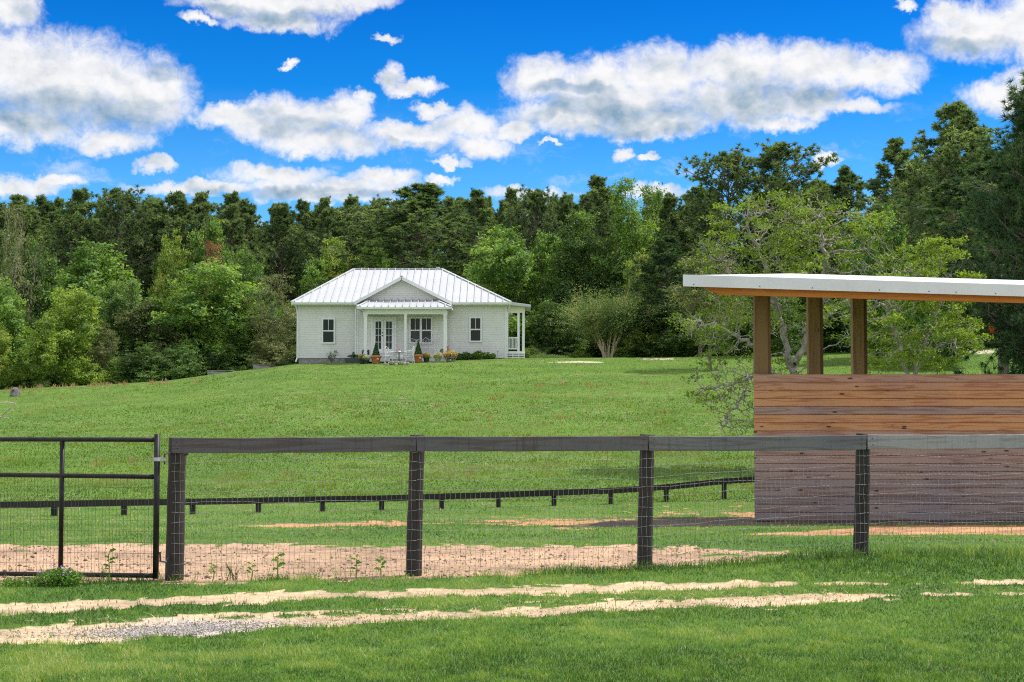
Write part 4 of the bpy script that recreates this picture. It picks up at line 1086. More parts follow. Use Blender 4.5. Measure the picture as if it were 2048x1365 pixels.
# ------------------------------------------------------------------ generic leafy lump
def lump(name, c, r, n, size, mat, parent, seed, up=0.6, shell=0.5, tr=(0, 1)):
    rng = np.random.default_rng(seed)
    C = ell_pts(rng, n, [(c[0], c[1], c[2], r[0], r[1], r[2], 1)], shell)
    o = wloc(parent); C -= np.array([o.x, o.y, o.z])
    V, F, T = leaf_arrays(C, size, rng, rng.uniform(tr[0], tr[1], n), up)
    return mobj(name, np_mesh(name, V, [F], {'tint': T}), mat, parent)

# ------------------------------------------------------------------ cottage
HY = 85.0
zG = lambda px_: G(xat(px_, HY), HY)
XL, XR = xat(597, HY), xat(1012, HY)
XBL, XBR = xat(716, HY), xat(893, HY)
Zw0 = zat(716.5, HY); Zeave = zat(605, 84.5)
house = empty('cottage', ((XL + XR) / 2, HY, G((XL + XR) / 2, HY)), 'white cottage with a hipped metal roof and pillared front porch on the hill', 'house')
def lap(mb, x0, x1, z0, z1, y, h=0.13, t=0.008, clip=None):
    n_ = max(1, int(round((z1 - z0) / h))); hh = (z1 - z0) / n_
    for i in range(n_):
        a, b_ = z0 + i * hh, z0 + (i + 1) * hh
        if clip: xa0, xa1 = clip(a); xb0, xb1 = clip(b_)
        else: xa0 = xb0 = x0; xa1 = xb1 = x1
        if xa1 - xa0 < 0.02: continue
        mb.quad((xa0, y - t, a + 0.004), (xa1, y - t, a + 0.004), (xb1, y - t * 0.5, b_), (xb0, y - t * 0.5, b_))
        mb.quad((xa0, y + 0.03, a + 0.004), (xa1, y + 0.03, a + 0.004), (xa1, y - t, a + 0.004), (xa0, y - t, a + 0.004))
        mb.quad((xa0, y + 0.03, a - 0.002), (xa1, y + 0.03, a - 0.002), (xa1, y + 0.03, a + 0.03), (xa0, y + 0.03, a + 0.03))
YB = HY - 0.30          # centre bay stands a little forward
BACK = 94.4
mb = MB()
lap(mb, XL, XBL, Zw0, Zeave + 0.05, HY); lap(mb, XBR, XR, Zw0, Zeave + 0.05, HY)
lap(mb, XBL, XBR, Zw0, Zeave + 0.02, YB)
mb.quad((XL, HY, Zw0), (XL, BACK, Zw0), (XL, BACK, Zeave), (XL, HY, Zeave))
n_ = 26; hh = (Zeave - Zw0) / n_
for i in range(n_):
    a = Zw0 + i * hh; mb.quad((XR + 0.016, HY, a), (XR + 0.016, BACK, a), (XR, BACK, a + hh), (XR, HY, a + hh))
mb.quad((XL, BACK, Zw0), (XR, BACK, Zw0), (XR, BACK, Zeave), (XL, BACK, Zeave))
mb.quad((XBL, YB, Zw0), (XBL, HY, Zw0), (XBL, HY, Zeave), (XBL, YB, Zeave)); mb.quad((XBR, YB, Zw0), (XBR, HY, Zw0), (XBR, HY, Zeave), (XBR, YB, Zeave))
wall = mb.build('siding_wall', M_siding, house, fixn=False)
mb = MB(); mb.box(XL + 0.02, XR - 0.02, HY + 0.03, BACK - 0.03, 3.6, Zw0 + 0.01); mb.box(XBL + 0.02, XBR - 0.02, YB + 0.03, HY + 0.1, 3.6, Zw0 + 0.01)
mb.build('foundation', M_conc, house)
for (x, y) in ((XL, HY), (XR, HY), (XBL, YB), (XBR, YB)):
    mb = MB(); mb.box(x - 0.055, x + 0.055, y - 0.035, y + 0.08, Zw0 - 0.01, Zeave); mb.build('corner_board', M_white, house)
# main hip roof
EX0, EX1, EY0, EY1 = xat(583, 84.5, 604), xat(1022, 84.5, 604), 84.5, 94.9
RY = 89.7; RZ = zat(539, RY); RX0, RX1 = xat(708, RY, 539), xat(884, RY, 539)
ez = Zeave
mb = MB()
A0, A1, A2, A3 = (EX0, EY0, ez), (EX1, EY0, ez), (EX1, EY1, ez), (EX0, EY1, ez); R0, R1 = (RX0, RY, RZ), (RX1, RY, RZ)
mb.quad(A0, A1, R1, R0); mb.tri(A1, A2, R1); mb.quad(A2, A3, R0, R1); mb.tri(A3, A0, R0)
slope = (RZ - ez) / (RY - EY0)
# gable over the porch bay
GX0, GX1 = xat(708, 84.3, 603), xat(904, 84.3, 603); GXM = xat(803, 84.3, 553); GZ = zat(553.5, 84.3); GY = 84.25
gb = EY0 + (GZ - ez) / slope
mb.quad((GX0, GY, ez), (GXM, GY, GZ), (GXM, gb, GZ), (GX0, EY0 + 0.0, ez)); mb.quad((GX1, GY, ez), (GXM, GY, GZ), (GXM, gb, GZ), (GX1, EY0 + 0.0, ez))
# standing seams
def seam(a, b_): mb.bar(a, b_, 0.035, 0.11)
x = EX0 + 0.2
while x < EX1 - 0.1:
    if x < RX0: yt = EY0 + (x - EX0) / (RX0 - EX0) * (RY - EY0)
    elif x > RX1: yt = EY0 + (EX1 - x) / (EX1 - RX1) * (RY - EY0)
    else: yt = RY
    y0 = EY0
    if GX0 < x < GX1:
        g_ = GZ - abs(x - GXM) / (GX1 - GXM) * (GZ - ez); y0 = EY0 + (g_ - ez) / slope
    if yt > y0 + 0.05: seam((x, y0, ez + (y0 - EY0) * slope + 0.02), (x, yt, ez + (yt - EY0) * slope + 0.02))
    x += 0.405
y = EY0 + 0.4
while y < EY1 - 0.2:
    k = (RY - EY0); f = 1 - abs(y - RY) / k
    seam((EX1, y, ez + 0.02), (EX1 - (EX1 - RX1) * f, y, ez + (RZ - ez) * f + 0.02))
    seam((EX0, y, ez + 0.02), (EX0 + (RX0 - EX0) * f, y, ez + (RZ - ez) * f + 0.02))
    y += 0.405
for a, b_ in ((A0, R0), (A1, R1), (A2, R1), (A3, R0), (R0, R1)):
    mb.bar((a[0], a[1], a[2] + 0.03), (b_[0], b_[1], b_[2] + 0.03), 0.16, 0.05)
mb.bar((GXM, GY, GZ + 0.02), (GXM, gb, GZ + 0.02), 0.14, 0.05)
roof = mb.build('roof', M_roof, house)
mb = MB(); xv = xat(876, RY, 538); mb.lathe((xv, RY, RZ - 0.05), [(0.09, 0), (0.09, 0.13), (0.12, 0.14), (0.12, 0.18)], 10); mb.build('vent_pipe', M_roof, roof)
# fascia, gutter, soffit
mb = MB()
for (x0, x1) in ((EX0, GX0 + 0.1), (GX1 - 0.1, EX1)):
    mb.box(x0, x1, EY0 - 0.02, EY0 + 0.04, ez - 0.16, ez + 0.01)
mb.box(EX0, EX1, EY1 - 0.04, EY1 + 0.02, ez - 0.16, ez); mb.box(EX0 - 0.02, EX0 + 0.03, EY0, EY1, ez - 0.16, ez + 0.005); mb.box(EX1 - 0.03, EX1 + 0.02, EY0, EY1, ez - 0.16, ez + 0.005)
mb.box(EX0 + 0.04, EX1 - 0.04, EY0 + 0.045, HY - 0.02, ez - 0.15, ez - 0.12); mb.box(XR + 0.03, EX1 - 0.04, HY, EY1 - 0.05, ez - 0.15, ez - 0.12)
mb.build('fascia', M_white, house)
for (x0, x1) in ((EX0, GX0 + 0.05), (GX1 - 0.05, EX1)): mb = MB(); mb.prism([(EY0 - 0.13, ez - 0.01), (EY0 - 0.022, ez - 0.01), (EY0 - 0.022, ez - 0.12), (EY0 - 0.09, ez - 0.12)], 'x', x0, x1); mb.build('gutter', M_white, house)
# gable face and rake boards
mb = MB()
gclip = lambda z: (XBL + (z - ez) / (GZ - ez) * (GXM - XBL), XBR - (z - ez) / (GZ - ez) * (XBR - GXM))
lap(mb, 0, 0, ez + 0.02, GZ - 0.05, YB, clip=lambda z: gclip(z))
mb.build('gable_siding', M_siding, house, fixn=False)
mb = MB()
for gx in (GX0, GX1):
    a = Vector((gx, GY + 0.02, ez - 0.08)); b_ = Vector((GXM, GY + 0.02, GZ - 0.08)); mb.bar(a, b_, 0.04, 0.17)
    mb.quad((gx, GY + 0.04, ez - 0.02), (GXM, GY + 0.04, GZ - 0.02), (GXM, YB, GZ - 0.02), (gx, YB, ez - 0.02))
    mb.box(gx - (0.0 if gx < GXM else 0.42), gx + (0.42 if gx < GXM else 0.0), GY + 0.045, HY - 0.05, ez - 0.17, ez - 0.125)
mb.build('rake_board', M_white, house)
# windows
def window(px0, px1, py0, py1, y, panes=1, name='window', midbar=True):
    x0, x1, z1, z0 = xat(px0, y, 650), xat(px1, y, 650), zat(py0, y), zat(py1, y)
    yf = y - 0.055; w_ = 0.085
    f = MB(); f.box(x0, x1, yf, y - 0.004, z1 - w_, z1); f.box(x0, x1, yf - 0.02, y - 0.004, z0, z0 + w_)
    f.box(x0, x0 + w_, yf, y - 0.004, z0 + w_, z1 - w_); f.box(x1 - w_, x1, yf, y - 0.004, z0 + w_, z1 - w_)
    root_ = f.build(name, M_white, house)
    wd = (x1 - x0) / panes; zm = (z0 + z1) / 2
    s = MB()
    for i in range(panes):
        a, b_ = x0 + wd * i, x0 + wd * (i + 1)
        if i: s.box(a - 0.06, a + 0.06, yf + 0.004, y - 0.004, z0 + w_, z1 - w_)
        l_ = a + (w_ if i == 0 else 0.06); r_ = b_ - (w_ if i == panes - 1 else 0.06)
        s.box(l_, r_, yf + 0.008, y - 0.006, zm - 0.035, zm + 0.035)
        s.box((l_ + r_) / 2 - 0.012, (l_ + r_) / 2 + 0.012, yf + 0.012, y - 0.02, zm + 0.035, z1 - w_)
    s.build('sash', M_white, root_)
    gm = MB()
    for i in range(panes):
        a, b_ = x0 + wd * i + (w_ if i == 0 else 0.06), x0 + wd * (i + 1) - (w_ if i == panes - 1 else 0.06)
        gm.box(a, b_, y - 0.030, y - 0.022, zm + 0.035, z1 - w_)
        if panes == 1: gm.box(a, b_, y - 0.034, y - 0.028, z0 + w_, zm - 0.035)
    gm.build('pane', M_glass, root_)
    if panes > 1:
        sm = MB()
        for i in range(panes):
            a, b_ = x0 + wd * i + (w_ if i == 0 else 0.06), x0 + wd * (i + 1) - (w_ if i == panes - 1 else 0.06)
            sm.box(a, b_, y - 0.034, y - 0.028, z0 + w_, zm - 0.035)
        sm.build('insect_screen', M_screen, root_)
window(643.5, 670.5, 636.5, 688, HY - 0.016)
window(938.5, 963.8, 634, 685, HY - 0.016)
window(818.5, 865, 634.5, 688, YB - 0.016, 2)
# french doors
yd = YB - 0.016
x0, x1, z1, z0 = xat(742, yd, 650), xat(793, yd, 650), zat(634, yd), zat(709, yd)
mb = MB(); mb.box(x0, x0 + 0.12, yd - 0.05, yd - 0.004, z0, z1); mb.box(x1 - 0.12, x1, yd - 0.05, yd - 0.004, z0, z1); mb.box(x0 + 0.12, x1 - 0.12, yd - 0.05, yd - 0.004, z1 - 0.12, z1)
df = mb.build('door_frame', M_white, house)
for k in range(2):
    a = x0 + 0.13 if k == 0 else (x0 + x1) / 2 + 0.008; b_ = (x0 + x1) / 2 - 0.008 if k == 0 else x1 - 0.13
    d = MB(); st_ = 0.13; zb = z0 + 0.30; zt = z1 - 0.13 - 0.14
    d.box(a, a + st_, yd - 0.045, yd - 0.008, z0 + 0.04, z1 - 0.13); d.box(b_ - st_, b_, yd - 0.045, yd - 0.008, z0 + 0.04, z1 - 0.13)
    d.box(a + st_, b_ - st_, yd - 0.045, yd - 0.008, z0 + 0.04, zb); d.box(a + st_, b_ - st_, yd - 0.045, yd - 0.008, zt, z1 - 0.13)
    xm = (a + b_) / 2; d.box(xm - 0.012, xm + 0.012, yd - 0.042, yd - 0.02, zb, zt)
    for q in range(1, 4):
        zq = zb + (zt - zb) * q / 4
        d.box(a + st_, xm - 0.012, yd - 0.041, yd - 0.02, zq - 0.012, zq + 0.012); d.box(xm + 0.012, b_ - st_, yd - 0.041, yd - 0.02, zq - 0.012, zq + 0.012)
    dd = d.build('door', M_white, house)
    g_ = MB(); g_.box(a + st_, b_ - st_, yd - 0.018, yd - 0.012, zb, zt); g_.build('pane', M_glass, dd)
    if k == 0:
        for zz, hn in ((0.0, 'handle'), (0.17, 'lock')):
            h_ = MB(); h_.lathe((b_ - 0.06, yd - 0.07, z0 + 1.02 + zz), [(0.015, 0), (0.034, 0.015), (0.034, 0.045), (0.015, 0.06)], 8); h_.build(hn, M_dark, dd)
# front porch
PY0 = 83.1; fz = zat(710.5, PY0); PX0, PX1 = xat(722, PY0, 700), xat(894, PY0, 700)
mb = MB(); mb.box(PX0, PX1, PY0, YB - 0.02, fz - 0.10, fz); mb.build('porch_floor', M_white, house)
mb = MB(); mb.box(PX0 + 0.03, PX1 - 0.03, PY0 + 0.04, PY0 + 0.10, fz - 0.36, fz - 0.105)
mb.box(PX0 + 0.03, PX0 + 0.08, PY0 + 0.12, YB - 0.05, fz - 0.36, fz - 0.105); mb.build('porch_skirt', M_white, house)
mb = MB(); sx0, sx1 = xat(777, 82.6, 715), xat(813, 82.6, 715); 
for k in range(2):
    mb.box(sx0, sx1, PY0 - 0.30 * (k + 1), PY0 - 0.30 * k - 0.005, fz - 0.17 * (k + 1) - 0.04, fz - 0.17 * (k + 1))
    mb.box(sx0, sx0 + 0.05, PY0 - 0.30 * (k + 1) + 0.02, PY0 - 0.30 * k - 0.01, G(sx0, PY0) - 0.05, fz - 0.17 * (k + 1) - 0.045); mb.box(sx1 - 0.05, sx1, PY0 - 0.30 * (k + 1) + 0.02, PY0 - 0.30 * k - 0.01, G(sx0, PY0) - 0.05, fz - 0.17 * (k + 1) - 0.045)
mb.build('porch_steps', M_white, house)
bz0, bz1 = zat(629, PY0 + 0.1), zat(616, PY0 + 0.1)
for (pp, w_) in ((731, 0.17), (811, 0.13), (890, 0.16)):
    x = xat(pp, PY0 + 0.1, 670); mb = MB(); mb.box(x - w_ / 2, x + w_ / 2, PY0 + 0.02, PY0 + 0.02 + w_, fz, bz0)
    mb.box(x - w_ / 2 - 0.02, x + w_ / 2 + 0.02, PY0 + 0.0, PY0 + 0.04 + w_, fz + 0.001, fz + 0.14); mb.box(x - w_ / 2 - 0.02, x + w_ / 2 + 0.02, PY0, PY0 + 0.04 + w_, bz0 - 0.1, bz0 - 0.001)
    mb.build('porch_post', M_white, house)
mb = MB(); bx0, bx1 = xat(727, PY0, 620), xat(894, PY0, 620)
mb.box(bx0, bx1, PY0 + 0.03, PY0 + 0.15, bz0, bz1); mb.box(bx0, bx0 + 0.12, PY0 + 0.155, YB - 0.02, bz0, bz1); mb.box(bx1 - 0.12, bx1, PY0 + 0.155, YB - 0.02, bz0, bz1)
mb.build('porch_beam', M_white, house)
mb = MB(); mb.box(bx0 + 0.12, bx1 - 0.12, PY0 + 0.16, YB - 0.03, bz1 - 0.05, bz1 - 0.02); mb.build('porch_ceiling', M_siding, house)
pe_y = 82.75; pez = zat(614.5, pe_y); px0_, px1_ = xat(713.5, pe_y, 614), xat(903.5, pe_y, 614); ptz = zat(600.5, YB - 0.02); ptx0, ptx1 = xat(742, YB, 600), xat(871, YB, 600)
mb = MB(); py_ = YB - 0.018
mb.quad((px0_, pe_y, pez), (px1_, pe_y, pez), (ptx1, py_, ptz), (ptx0, py_, ptz))
mb.tri((px0_, pe_y, pez), (ptx0, py_, ptz), (px0_, py_, pez)); mb.tri((px1_, pe_y, pez), (ptx1, py_, ptz), (px1_, py_, pez))
x = px0_ + 0.2
while x < px1_ - 0.1:
    f = 1.0
    if x < ptx0: f = (x - px0_) / (ptx0 - px0_)
    if x > ptx1: f = (px1_ - x) / (px1_ - ptx1)
    if f > 0.05: mb.bar((x, pe_y, pez + 0.02), (x, pe_y + (py_ - pe_y) * f, pez + (ptz - pez) * f + 0.02), 0.04, 0.12)
    x += 0.39
for (a, b_) in (((px0_, pe_y, pez + .03), (ptx0, py_ - 0.04, ptz + .03)), ((px1_, pe_y, pez + .03), (ptx1, py_ - 0.04, ptz + .03))): mb.bar(a, b_, 0.12, 0.04)
mb.build('porch_roof', M_roof, house)
mb = MB(); mb.box(px0_, px1_, pe_y - 0.02, pe_y + 0.04, pez - 0.10, pez - 0.004); mb.box(px0_, px1_, pe_y + 0.045, PY0 + 0.03, pez - 0.10, pez - 0.08)
mb.box(px0_, px0_ + 0.04, pe_y + 0.045, YB - 0.03, pez - 0.1, pez - 0.006); mb.box(px1_ - 0.04, px1_, pe_y + 0.045, YB - 0.03, pez - 0.1, pez - 0.006)
mb.build('porch_fascia', M_white, house)
# downspouts
def spout(pts): 
    m_ = MB(); m_.tube(pts, 0.045, 6); m_.build('downspout', M_white, house)
gl = G(XL, HY)
spout([(XL - 0.12, EY0 - 0.06, ez - 0.1), (XL - 0.1, HY - 0.15, ez - 0.35), (XL - 0.06, HY - 0.06, ez - 0.6), (XL - 0.06, HY - 0.06, gl + 0.35), (XL - 0.13, HY - 0.16, gl + 0.12)])
spout([(XBL + 0.02, EY0 - 0.1, ez - 0.12), (XBL - 0.10, YB - 0.06, ez - 0.4), (XBL - 0.10, YB - 0.06, Zw0), (XBL - 0.10, YB - 0.06, gl + 0.25)])
spout([(EX1 - 0.05, EY0 - 0.06, ez - 0.1), (EX1 - 0.12, HY - 0.15, ez - 0.35), (XR + 0.1, HY - 0.05, ez - 0.5), (XR + 0.08, HY - 0.05, Zw0 + 0.2)])
spout([(px0_ + 0.1, pe_y, pez - 0.06), (px0_ + 0.35, PY0, pez - 0.2), (xat(728, PY0) - 0.02, PY0 + 0.1, pez - 0.5)])
# side porch
SX = xat(1049.5, HY, 650); SYb = 88.2; sz = zat(703, HY)
mb = MB(); mb.box(XR + 0.06, SX + 0.02, HY + 0.02, SYb, sz - 0.12, sz); mb.build('side_porch_floor', M_white, house)
for pp in (1037, 1047.2):
    for yy in (HY + 0.04, SYb - 0.16):
        if pp < 1040 and yy > 86: continue
        x = xat(pp, HY, 660); mb = MB(); mb.box(x - 0.065, x + 0.065, yy, yy + 0.13, sz, zat(626, HY)); mb.build('side_porch_post', M_white, house)
mb = MB(); b0, b1 = zat(626, HY), zat(612.5, HY)
mb.box(XR + 0.07, SX + 0.01, HY + 0.03, HY + 0.17, b0, b1); mb.box(SX - 0.12, SX + 0.01, HY + 0.175, SYb, b0, b1); mb.build('side_porch_beam', M_trimsun, house)
mb = MB(); ax, bx_ = XR + 0.06, xat(1062, 84.7, 610); az_, bz_ = zat(604.5, 84.7), zat(611, 84.7)
mb.prism([(ax, az_), (bx_, bz_), (bx_, bz_ - 0.1), (ax, az_ - 0.16)], 'y', 84.65, SYb + 0.3)
y = 84.8
while y < SYb + 0.2: mb.bar((ax, y, az_ + 0.02), (bx_, y, bz_ + 0.02), 0.04, 0.04); y += 0.4
mb.build('side_porch_roof', M_roof, house)
mb = MB(); r0_, r1_ = XR + 0.08, xat(1035, HY); rt = zat(674.5, HY); rb = zat(699, HY)
mb.box(r0_, r1_, HY + 0.06, HY + 0.14, rt - 0.07, rt); mb.box(r0_, r1_, HY + 0.07, HY + 0.13, rb, rb + 0.06)
for k in range(7):
    x = r0_ + 0.05 + (r1_ - r0_ - 0.1) * k / 6; mb.box(x - 0.018, x + 0.018, HY + 0.08, HY + 0.12, rb + 0.06, rt - 0.07)
mb.build('railing', M_white, house)
mb = MB(); l0, l1 = xat(1013.5, HY), xat(1049.5, HY); lb_, lt_ = G(l0, HY) - 0.05, sz - 0.13
for k in range(4): x = l0 + (l1 - l0 - 0.05) * k / 3; mb.box(x, x + 0.05, HY - 0.02, HY + 0.03, lb_, lt_)
for k in range(4): z_ = lb_ + (lt_ - lb_ - 0.05) * k / 3; mb.box(l0, l1, HY - 0.045, HY - 0.022, z_, z_ + 0.045)
mb.build('lattice_skirt', M_white, house)

# ------------------------------------------------------------------ things round the cottage
def pot(name, px_, Y_, hpot, r, mat, label, group=None, cat='plant pot'):
    x = xat(px_, Y_, 720); g = G(x, Y_)
    root_ = empty(name, (x, Y_, g), label, cat, group)
    m_ = MB(); m_.lathe((x, Y_, g), [(r * 0.66, 0), (r * 0.7, 0.03), (r * 0.92, hpot * 0.8), (r, hpot * 0.82), (r * 1.06, hpot * 0.86), (r * 1.06, hpot), (r * 0.9, hpot), (r * 0.86, hpot * 0.93)], 18)
    m_.build('pot', mat, root_, True); return root_, x, g
for i, (pp, lb) in enumerate(((752, 'terracotta pot with a clipped cone shrub in front of the french doors'), (836.5, 'terracotta pot with a clipped cone shrub in front of the porch bench'))):
    root_, x, g = pot('potted_topiary', pp, 82.4, 0.43, 0.29 - 0.04 * i, M_terra, lb, 'pair of potted topiary cones', 'potted shrub')
    m_ = MB(); m_.tube([(x, 82.4, g + 0.35), (x, 82.4, g + 0.6)], 0.025, 6); m_.build('stem', M_bark, root_)
    rng2 = np.random.default_rng(70 + i); nn = 2600
    hz = rng2.uniform(0, 1, nn) ** 1.2; a = rng2.uniform(0, 6.28, nn); rr = (1 - hz) * 0.20 * rng2.uniform(0.8, 1.06, nn) + 0.015
    C = np.stack([np.cos(a) * rr, np.sin(a) * rr, 0.44 + hz * 0.72], 1)
    V, F, T = leaf_arrays(C, 0.055, rng2, rng2.uniform(0, 1, nn), 0.3); mobj('foliage', np_mesh('foliage', V, [F], {'tint': T}), M_topi, root_)
    if i >= 0:
        m_ = MB(); m_.lathe((x + 0.1, 82.4 - 0.24, g + 0.14), [(0.02, 0), (0.07, 0.03), (0.08, 0.09), (0.05, 0.15), (0.01, 0.17)], 8); m_.build('relief', M_terra, root_, True)
def flowerpot(px_, Y_, hpot, r, mat, fmat, label, seed, fr=0.25, group='flower pots in front of the porch'):
    root_, x, g = pot('flower_pot', px_, Y_, hpot, r, mat, label, group)
    lump('foliage', (x, Y_, g + hpot + 0.05), (fr, fr, 0.14), 500, 0.07, M_broad, root_, seed, shell=0.2)
    lump('flowers', (x, Y_, g + hpot + 0.12), (fr * 0.95, fr * 0.95, 0.13), 260, 0.065, fmat, root_, seed + 1, shell=0.7)
flowerpot(725, 82.5, 0.30, 0.20, M_potdk, M_yflower, 'dark pot of yellow flowers left of the french doors', 81)
flowerpot(733, 82.3, 0.24, 0.16, M_potdk, M_wflower, 'dark pot of small white flowers beside the left porch post', 83)
flowerpot(853, 82.5, 0.28, 0.18, M_potdk, M_yflower, 'dark pot of yellow flowers right of the second cone shrub', 85)
flowerpot(875.5, 82.5, 0.24, 0.18, M_potgr, M_yflower, 'blue-grey glazed pot of yellow flowers by the right porch post', 87)
# wire basket of golden foliage
x = xat(901, 82.6, 715); g = G(x, 82.6)
root_ = empty('flower_basket', (x, 82.6, g), 'wide wire basket of golden leaves beneath the bird figure', 'planter')
m_ = MB()
for k in range(14):
    a = k / 14 * 6.28; m_.tube([(x + 0.18 * math.cos(a), 82.6 + 0.18 * math.sin(a), g), (x + 0.34 * math.cos(a), 82.6 + 0.34 * math.sin(a), g + 0.22), (x + 0.42 * math.cos(a), 82.6 + 0.42 * math.sin(a), g + 0.42)], 0.012, 4)
for (r_, z_) in ((0.19, 0.02), (0.35, 0.24), (0.42, 0.42)):
    m_.tube([(x + r_ * math.cos(k / 16 * 6.2832), 82.6 + r_ * math.sin(k / 16 * 6.2832), g + z_) for k in range(17)], 0.012, 4)
m_.build('basket', M_stone, root_)
lump('foliage', (x, 82.6, g + 0.42), (0.42, 0.38, 0.20), 900, 0.08, M_yflower, root_, 91, shell=0.3)
lump('leaves', (x, 82.6, g + 0.30), (0.36, 0.34, 0.20), 500, 0.07, M_topi, root_, 92, shell=0.3)
# bird figure on a pedestal basin
x = xat(897, 83.4, 690); g = G(x, 83.4)
root_ = empty('garden_statue', (x, 83.4, g), 'pale stone bird figure with raised wings on a pedestal right of the porch', 'statue')
zt = zat(701.5, 83.4) - g
m_ = MB(); m_.lathe((x, 83.4, g), [(0.16, -0.02), (0.16, 0.06), (0.07, 0.14), (0.055, zt - 0.12), (0.12, zt - 0.05), (0.25, zt - 0.03), (0.25, zt), (0.2, zt)], 14); m_.build('pedestal', M_stone, root_, True)
m_ = MB(); zz = g + zt
m_.tube([(x + 0.02, 83.4, zz - 0.02), (x + 0.01, 83.4, zz + 0.12), (x + 0.02, 83.4, zz + 0.25), (x + 0.06, 83.4, zz + 0.33), (x + 0.12, 83.4, zz + 0.35)], [0.10, 0.085, 0.065, 0.045, 0.015], 8)
m_.tube([(x, 83.4, zz + 0.15), (x - 0.10, 83.38, zz + 0.25), (x - 0.20, 83.36, zz + 0.40)], [0.06, 0.05, 0.01], 6)
m_.tube([(x + 0.02, 83.45, zz + 0.15), (x - 0.02, 83.5, zz + 0.27), (x - 0.08, 83.5, zz + 0.36)], [0.06, 0.045, 0.01], 6)
m_.build('bird_figure', M_stone, root_, True)
# small plant on the porch by the right post, two dark pots by the left post
x = xat(884, 83.5, 705)
root_ = empty('flower_pot', (x, 83.55, fz), 'small white pot with a leafy plant on the porch beside the right post', 'plant pot')
m_ = MB(); m_.lathe((x, 83.55, fz), [(0.07, 0), (0.10, 0.14), (0.11, 0.15), (0.09, 0.15)], 12); m_.build('pot', M_white, root_, True)
lump('foliage', (x, 83.55, fz + 0.24), (0.13, 0.12, 0.13), 160, 0.07, M_topi, root_, 95)
for (pp, lb) in ((726.5, 'small black lantern on the porch just left of the left post'), (736.5, 'small black lantern on the porch just right of the left post')):
    x = xat(pp, 83.5, 705); root_ = empty('lantern', (x, 83.5, fz), lb, 'lantern', 'black lanterns flanking the left porch post')
    m_ = MB(); m_.box(x - 0.07, x + 0.07, 83.43, 83.57, fz, fz + 0.025)
    for (i_, j_) in ((-1, -1), (1, -1), (1, 1), (-1, 1)): m_.box(x + i_ * 0.055 - 0.01, x + i_ * 0.055 + 0.01, 83.5 + j_ * 0.055 - 0.01, 83.5 + j_ * 0.055 + 0.01, fz + 0.025, fz + 0.22)
    m_.lathe((x, 83.5, fz + 0.22), [(0.10, 0), (0.10, 0.015), (0.03, 0.08), (0.012, 0.11)], 8); m_.build('frame', M_dark, root_)
    m_ = MB(); m_.box(x - 0.048, x + 0.048, 83.452, 83.548, fz + 0.03, fz + 0.21); m_.build('glass', M_glass, root_)
# wrought iron seats
def iron_seat(name, x, y, z, W, label, rot, cat, group=None, arch=1):
    root_ = empty(name, (x, y, z), label, cat, group); root_.rotation_euler = (0, 0, rot)
    def bld(m_, nm):
        # mesh in local coordinates
        me = bpy.data.meshes.new(nm); me.from_pydata(m_.V, [], m_.F); me.materials.append(M_iron); me.update()
        o_ = bpy.data.objects.new(nm, me); col.objects.link(o_); o_.parent = root_
    w2 = W / 2
    m_ = MB(); m_.tube([(-w2, -0.24, 0.44), (w2, -0.24, 0.44), (w2, 0.2, 0.44), (-w2, 0.2, 0.44), (-w2, -0.24, 0.44)], 0.018, 5)
    k = -w2 + 0.05
    while k < w2: m_.box(k, k + 0.028, -0.23, 0.19, 0.436, 0.446); k += 0.055
    bld(m_, 'seat')
    m_ = MB()
    na = 3 if W > 0.8 else 1
    m_.tube([(-w2, 0.2, 0.44), (-w2, 0.24, 0.9)], 0.018, 5); m_.tube([(w2, 0.2, 0.44), (w2, 0.24, 0.9)], 0.018, 5)
    for j in range(na):
        a0 = -w2 + W * j / na; a1 = a0 + W / na; hh = 0.14 if (na == 3 and j == 1) else 0.07
        m_.tube([(a0 + (a1 - a0) * q / 8, 0.24, 0.88 + hh * math.sin(math.pi * q / 8)) for q in range(9)], 0.016, 5)
        for q in range(4):
            xx = a0 + (a1 - a0) * (q + 0.5) / 4; m_.tube([(xx, 0.2, 0.46), (xx + 0.03, 0.22, 0.66), (xx, 0.24, 0.9)], 0.009, 4)
        m_.tube([((a0 + a1) / 2 + 0.09 * math.cos(q / 8 * 6.283), 0.225, 0.70 + 0.09 * math.sin(q / 8 * 6.283)) for q in range(9)], 0.010, 4)
    bld(m_, 'backrest')
    for sx_ in (-1, 1):
        m_ = MB(); m_.tube([(sx_ * w2, 0.22, 0.68), (sx_ * w2, -0.05, 0.69), (sx_ * w2, -0.22, 0.64), (sx_ * w2, -0.24, 0.44)], 0.016, 5); bld(m_, 'armrest')
        for yy in (-0.24, 0.2):
            m_ = MB(); m_.tube([(sx_ * w2, yy, 0.44), (sx_ * (w2 + 0.02), yy * 1.05, 0.2), (sx_ * (w2 + 0.05), yy * 1.2, 0.0)], 0.016, 5); bld(m_, 'leg')
    return root_
iron_seat('garden_bench', xat(851, 84.0, 700), 84.1, fz, 1.05, 'white wrought iron bench under the double window on the porch', 0, 'bench')
iron_seat('garden_chair', xat(826, 83.9, 700), 83.9, fz, 0.5, 'white wrought iron armchair on the porch left of the bench', R(20), 'chair')
gt = G(xat(797, 81.8, 720), 81.5)
iron_seat('garden_chair', xat(781, 81.6, 720), 81.6, G(xat(781, 81.6), 81.6), 0.46, 'white iron chair on the grass left of the small round table', R(70), 'chair', 'iron chairs at the round table')
iron_seat('garden_chair', xat(818, 81.7, 720), 81.7, G(xat(818, 81.7), 81.7), 0.46, 'white iron chair on the grass right of the small round table', R(-75), 'chair', 'iron chairs at the round table')
